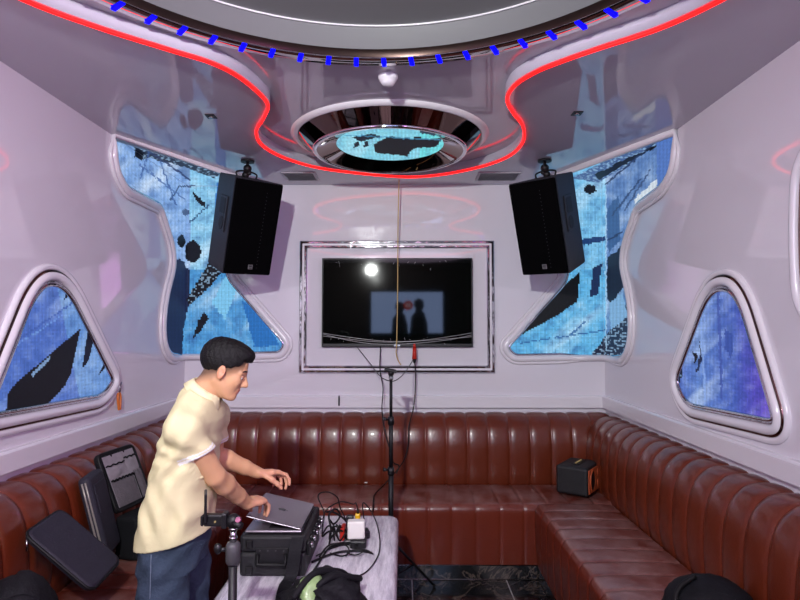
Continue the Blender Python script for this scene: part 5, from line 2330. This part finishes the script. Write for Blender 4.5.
# cloth folds
fold = .0045 * np.sin(38 * (Z + .9 * X - .35 * Y) + 5 * np.sin(9 * X + 4 * Y)) * np.clip((1.12 - Z) * 5, 0, 1)
fold = fold + .004 * np.sin(46 * (Z - .8 * X) + 3 * np.sin(14 * Y)) * np.clip((X + .90) * 7, 0, 1) * np.clip((1.2 - Z) * 6, 0, 1)
fold = fold + .0035 * np.sin(60 * (X * .6 + Z * .8) + 8 * Y + 3 * np.sin(22 * Z)) * np.clip((Z - 1.05) * 6, 0, 1)
fold = fold + .0030 * np.sin(90 * (Z * .5 - X * .9) + 12 * Y + 2.5 * np.sin(17 * Z + 9 * Y)) * np.clip((Y - 2.30) * -8, 0, 1)
fold = fold * np.clip((Z - .79) * 8, .15, 1)
P_.D = P_.D + fold.astype(np.float32)
for SHJ, EL in ((SH_R, EL_R), (SH_L, EL_L)):
    dn = (EL - SHJ) / np.linalg.norm(EL - SHJ)
    pe = SHJ + dn * .118
    hn = nrm3(dn + np.array([.1, -.05, -.5]))
    # trim the sleeve at its hem without touching the trunk
    w_ = P_.win(pe - .085, pe + .16)
    s2, X2, Y2, Z2 = w_
    pl2 = (X2 - pe[0]) * hn[0] + (Y2 - pe[1]) * hn[1] + (Z2 - pe[2]) * hn[2]
    zt = Z2.ravel()
    cx2, cy2, rx2, ry2 = [np.interp(zt, [t[0] for t in TAB], [t[i] for t in TAB])[None, None, :] for i in (1, 2, 3, 4)]
    qq = (np.abs((X2 - cx2) / rx2) ** 2.3 + np.abs((Y2 - cy2) / ry2) ** 2.3) ** (1 / 2.3)
    dt = (qq - 1) * np.minimum(rx2, ry2)
    rad = np.sqrt((X2 - pe[0]) ** 2 + (Y2 - pe[1]) ** 2 + (Z2 - pe[2]) ** 2)
    cutv = np.where((dt > .004), pl2, -1)
    P_.D[s2] = np.maximum(P_.D[s2], cutv.astype(np.float32))
P_.cut((-.87, 2.25, .812), (.2, 0, -1))
P_.cut((-.765, 2.25, 1.350), (.6, 0, 1))


def shirt_tone(W):
    base = np.tile(np.array(lin((216, 208, 164))), (len(W), 1))
    for SHJ, EL in ((SH_R, EL_R), (SH_L, EL_L)):
        dn = (EL - SHJ) / np.linalg.norm(EL - SHJ)
        hn = nrm3(dn + np.array([.1, -.05, -.5]))
        t = (W - SHJ) @ dn
        th_ = (W - (SHJ + dn * .118)) @ hn
        ax = np.linalg.norm((W - SHJ) - t[:, None] * dn, axis=1)
        m = (ax < .085) & (((th_ > -.020) & (th_ < -.013)) | (th_ > -.009)) & (th_ < .004) & (np.abs(W[:, 1] - 2.25) > .09)
        base[m] = np.array(lin((235, 235, 228)))
    return base


SHIRT = mat('cream_polo_cotton', (216, 208, 164), rough=.85, spec=.2, attr='tone', bump=.35, bscale=26)
shirt = P_.obj('polo_shirt', SHIRT, man, 1, shirt_tone)
# collar
Cc = Vector((-.768, 2.25, 1.358))
cz = Vector((.72, 0, 1)).normalized()
cx_ = Vector((1, 0, -.72)).normalized()
cy_ = Vector((0, 1, 0))
rows = []
for i in range(33):
    a = -PI + 2 * PI * i / 32 * .97 + .05
    e = cx_ * math.cos(a + PI) + cy_ * math.sin(a + PI)
    e2 = -e
    front = max(0, math.cos(a + PI))
    row = []
    for r_, z_ in ((.054, -.016), (.0555, .014), (.060, .019), (.067, .008), (.080 + .012 * front, -.020 - .016 * front), (.076 + .012 * front, -.024 - .016 * front), (.060, -.018)):
        row.append(Cc + e * r_ * (1.0 if abs(e.y) > .5 else 1.02) + cz * z_)
    rows.append(row)
mb = MB()
mb.grid(rows, True, True)
mb.build('collar', mat('collar_cotton', (222, 214, 172), rough=.85, spec=.2, bump=.3, bscale=60), shirt)

# ---- jeans
J = SDF((-1.10, 1.98, .03), (-.70, 2.52, .93), .0048)
J.loft([(.72, -.872, 2.245, .108, .158), (.80, -.874, 2.25, .116, .158), (.86, -.866, 2.25, .110, .15), (.90, -.862, 2.25, .104, .145)], .0)
J.chain([(-.882, 2.17, .80), (-.876, 2.15, .64), (-.872, 2.13, .46), (-.91, 2.12, .07)], [.088, .086, .080, .070], .02)
J.chain([(-.865, 2.33, .80), (-.862, 2.35, .64), (-.860, 2.36, .46), (-.89, 2.37, .07)], [.088, .086, .078, .070], .02)
sl, X, Y, Z = J.win(J.lo - 1, J.lo + J.n * J.h + 1)
J.D = J.D + (.0035 * np.sin(55 * (Z + .7 * X) + 4 * np.sin(13 * Y)) * np.clip((Z - .5) * 4, .3, 1) + .003 * np.sin(70 * (Z - .9 * X) + 9 * Y)).astype(np.float32)
J.cut((0, 0, .06), (0, 0, -1))
DENIM = mat('blue_denim', (52, 64, 80), rough=.85, spec=.2, var=.5, vscale=9, bump=.4, bscale=90)
jeans = J.obj('jeans', DENIM, man, 1)
mb = MB()
for (a, b) in (((-.985, 2.02), (-.94, 2.0)),):
    pass
seam = []
for i in range(30):
    z = .80 - i * .024
    yy = np.interp(z, [.07, .46, .64, .82], [2.12, 2.13, 2.15, 2.17])
    xx = np.interp(z, [.07, .46, .64, .82], [-.91, -.872, -.876, -.882])
    rr = np.interp(z, [.07, .46, .64, .82], [.070, .080, .086, .088])
    seam.append(Vector((xx - .01, yy - rr - .001, z)))
mb.tube(seam, .0022, 5)
mb.build('side_seam', mat('seam_thread', (92, 104, 120), rough=.8), jeans)

# ---- shoes
for yy, xo in ((2.115, 0), (2.37, .02)):
    sh = SDF((-1.03 + xo, yy - .07, -.01), (-.70 + xo, yy + .07, .13), .004)
    sh.chain([(-.955 + xo, yy, .05), (-.90 + xo, yy, .052), (-.80 + xo, yy, .034)], [.042, .046, .038], .02)
    sh.cone((-.92 + xo, yy, .06), (-.92 + xo, yy, .10), .045, .045, .02)
    sh.cut((0, 0, .014), (0, 0, -1))
    so = sh.obj('shoe', mat('shoe_black', (24, 24, 26), rough=.5), man, 1)
    mb = MB()
    base = round_path([(-1.0 + xo, yy - .044, 0), (-.757 + xo, yy - .042, 0), (-.757 + xo, yy + .042, 0), (-1.0 + xo, yy + .044, 0)], [.04, .042, .042, .04], 6, True)
    mb.prism(base, (0, 0, .016))
    mb.build('sole', mat('sole_white', (190, 188, 182), rough=.6), so)


# =================================================================== LIGHT


def light(name, kind, loc, energy, color=(1, 1, 1), size=.1, rot=None, spot=None, sx=None):
    d = bpy.data.lights.new(name, kind)
    d.energy = energy
    d.color = color
    if kind == 'AREA':
        d.shape = 'DISK'
        d.size = size
    else:
        d.shadow_soft_size = size
    if spot:
        d.spot_size = spot
        d.spot_blend = .4
    o = bpy.data.objects.new(name, d)
    COL.objects.link(o)
    o.location = loc
    if rot:
        o.rotation_euler = rot
    return o


light('work_lamp', 'POINT', (-.52, -.15, 2.50), 110, (.97, 1.0, .98), .04)
light('purple_fill', 'AREA', (.1, .5, 2.62), 10, (.92, .70, 1.0), 1.5)  # added soft purple fill facing down, no fixture stands here


def aim(loc, to):
    return (Vector(to) - Vector(loc)).to_track_quat('-Z', 'Y').to_euler()


light('work_beam', 'SPOT', (-.50, -.13, 2.50), 230, (.97, 1.0, .98), .04, aim((-.50, -.13, 2.50), (-.05, 4.4, 1.5)), math.radians(84)).data.spot_blend = .9
light('pink_fill', 'SPOT', (1.25, -.5, 2.35), 160, (.93, .33, 1.0), .12, aim((1.25, -.5, 2.35), (XL, 1.9, 1.5)), math.radians(75)).data.shadow_soft_size = .5  # added fill that tints the left wall pink, no real fixture
light('violet_fill', 'SPOT', (-1.35, -.5, 2.35), 55, (.88, .42, 1.0), .12, aim((-1.35, -.5, 2.35), (XR, 2.2, 1.4)), math.radians(75)).data.shadow_soft_size = .5  # weaker violet fill added for the right wall

w = bpy.data.worlds.new('world')
scene.world = w
w.use_nodes = True
w.node_tree.nodes['Background'].inputs['Color'].default_value = (0.01, 0.01, 0.012, 1)

scene.view_settings.view_transform = 'Standard'
scene.view_settings.look = 'None'
scene.view_settings.exposure = 0.0
scene.view_settings.gamma = 1.0
scene.view_settings.use_curve_mapping = False
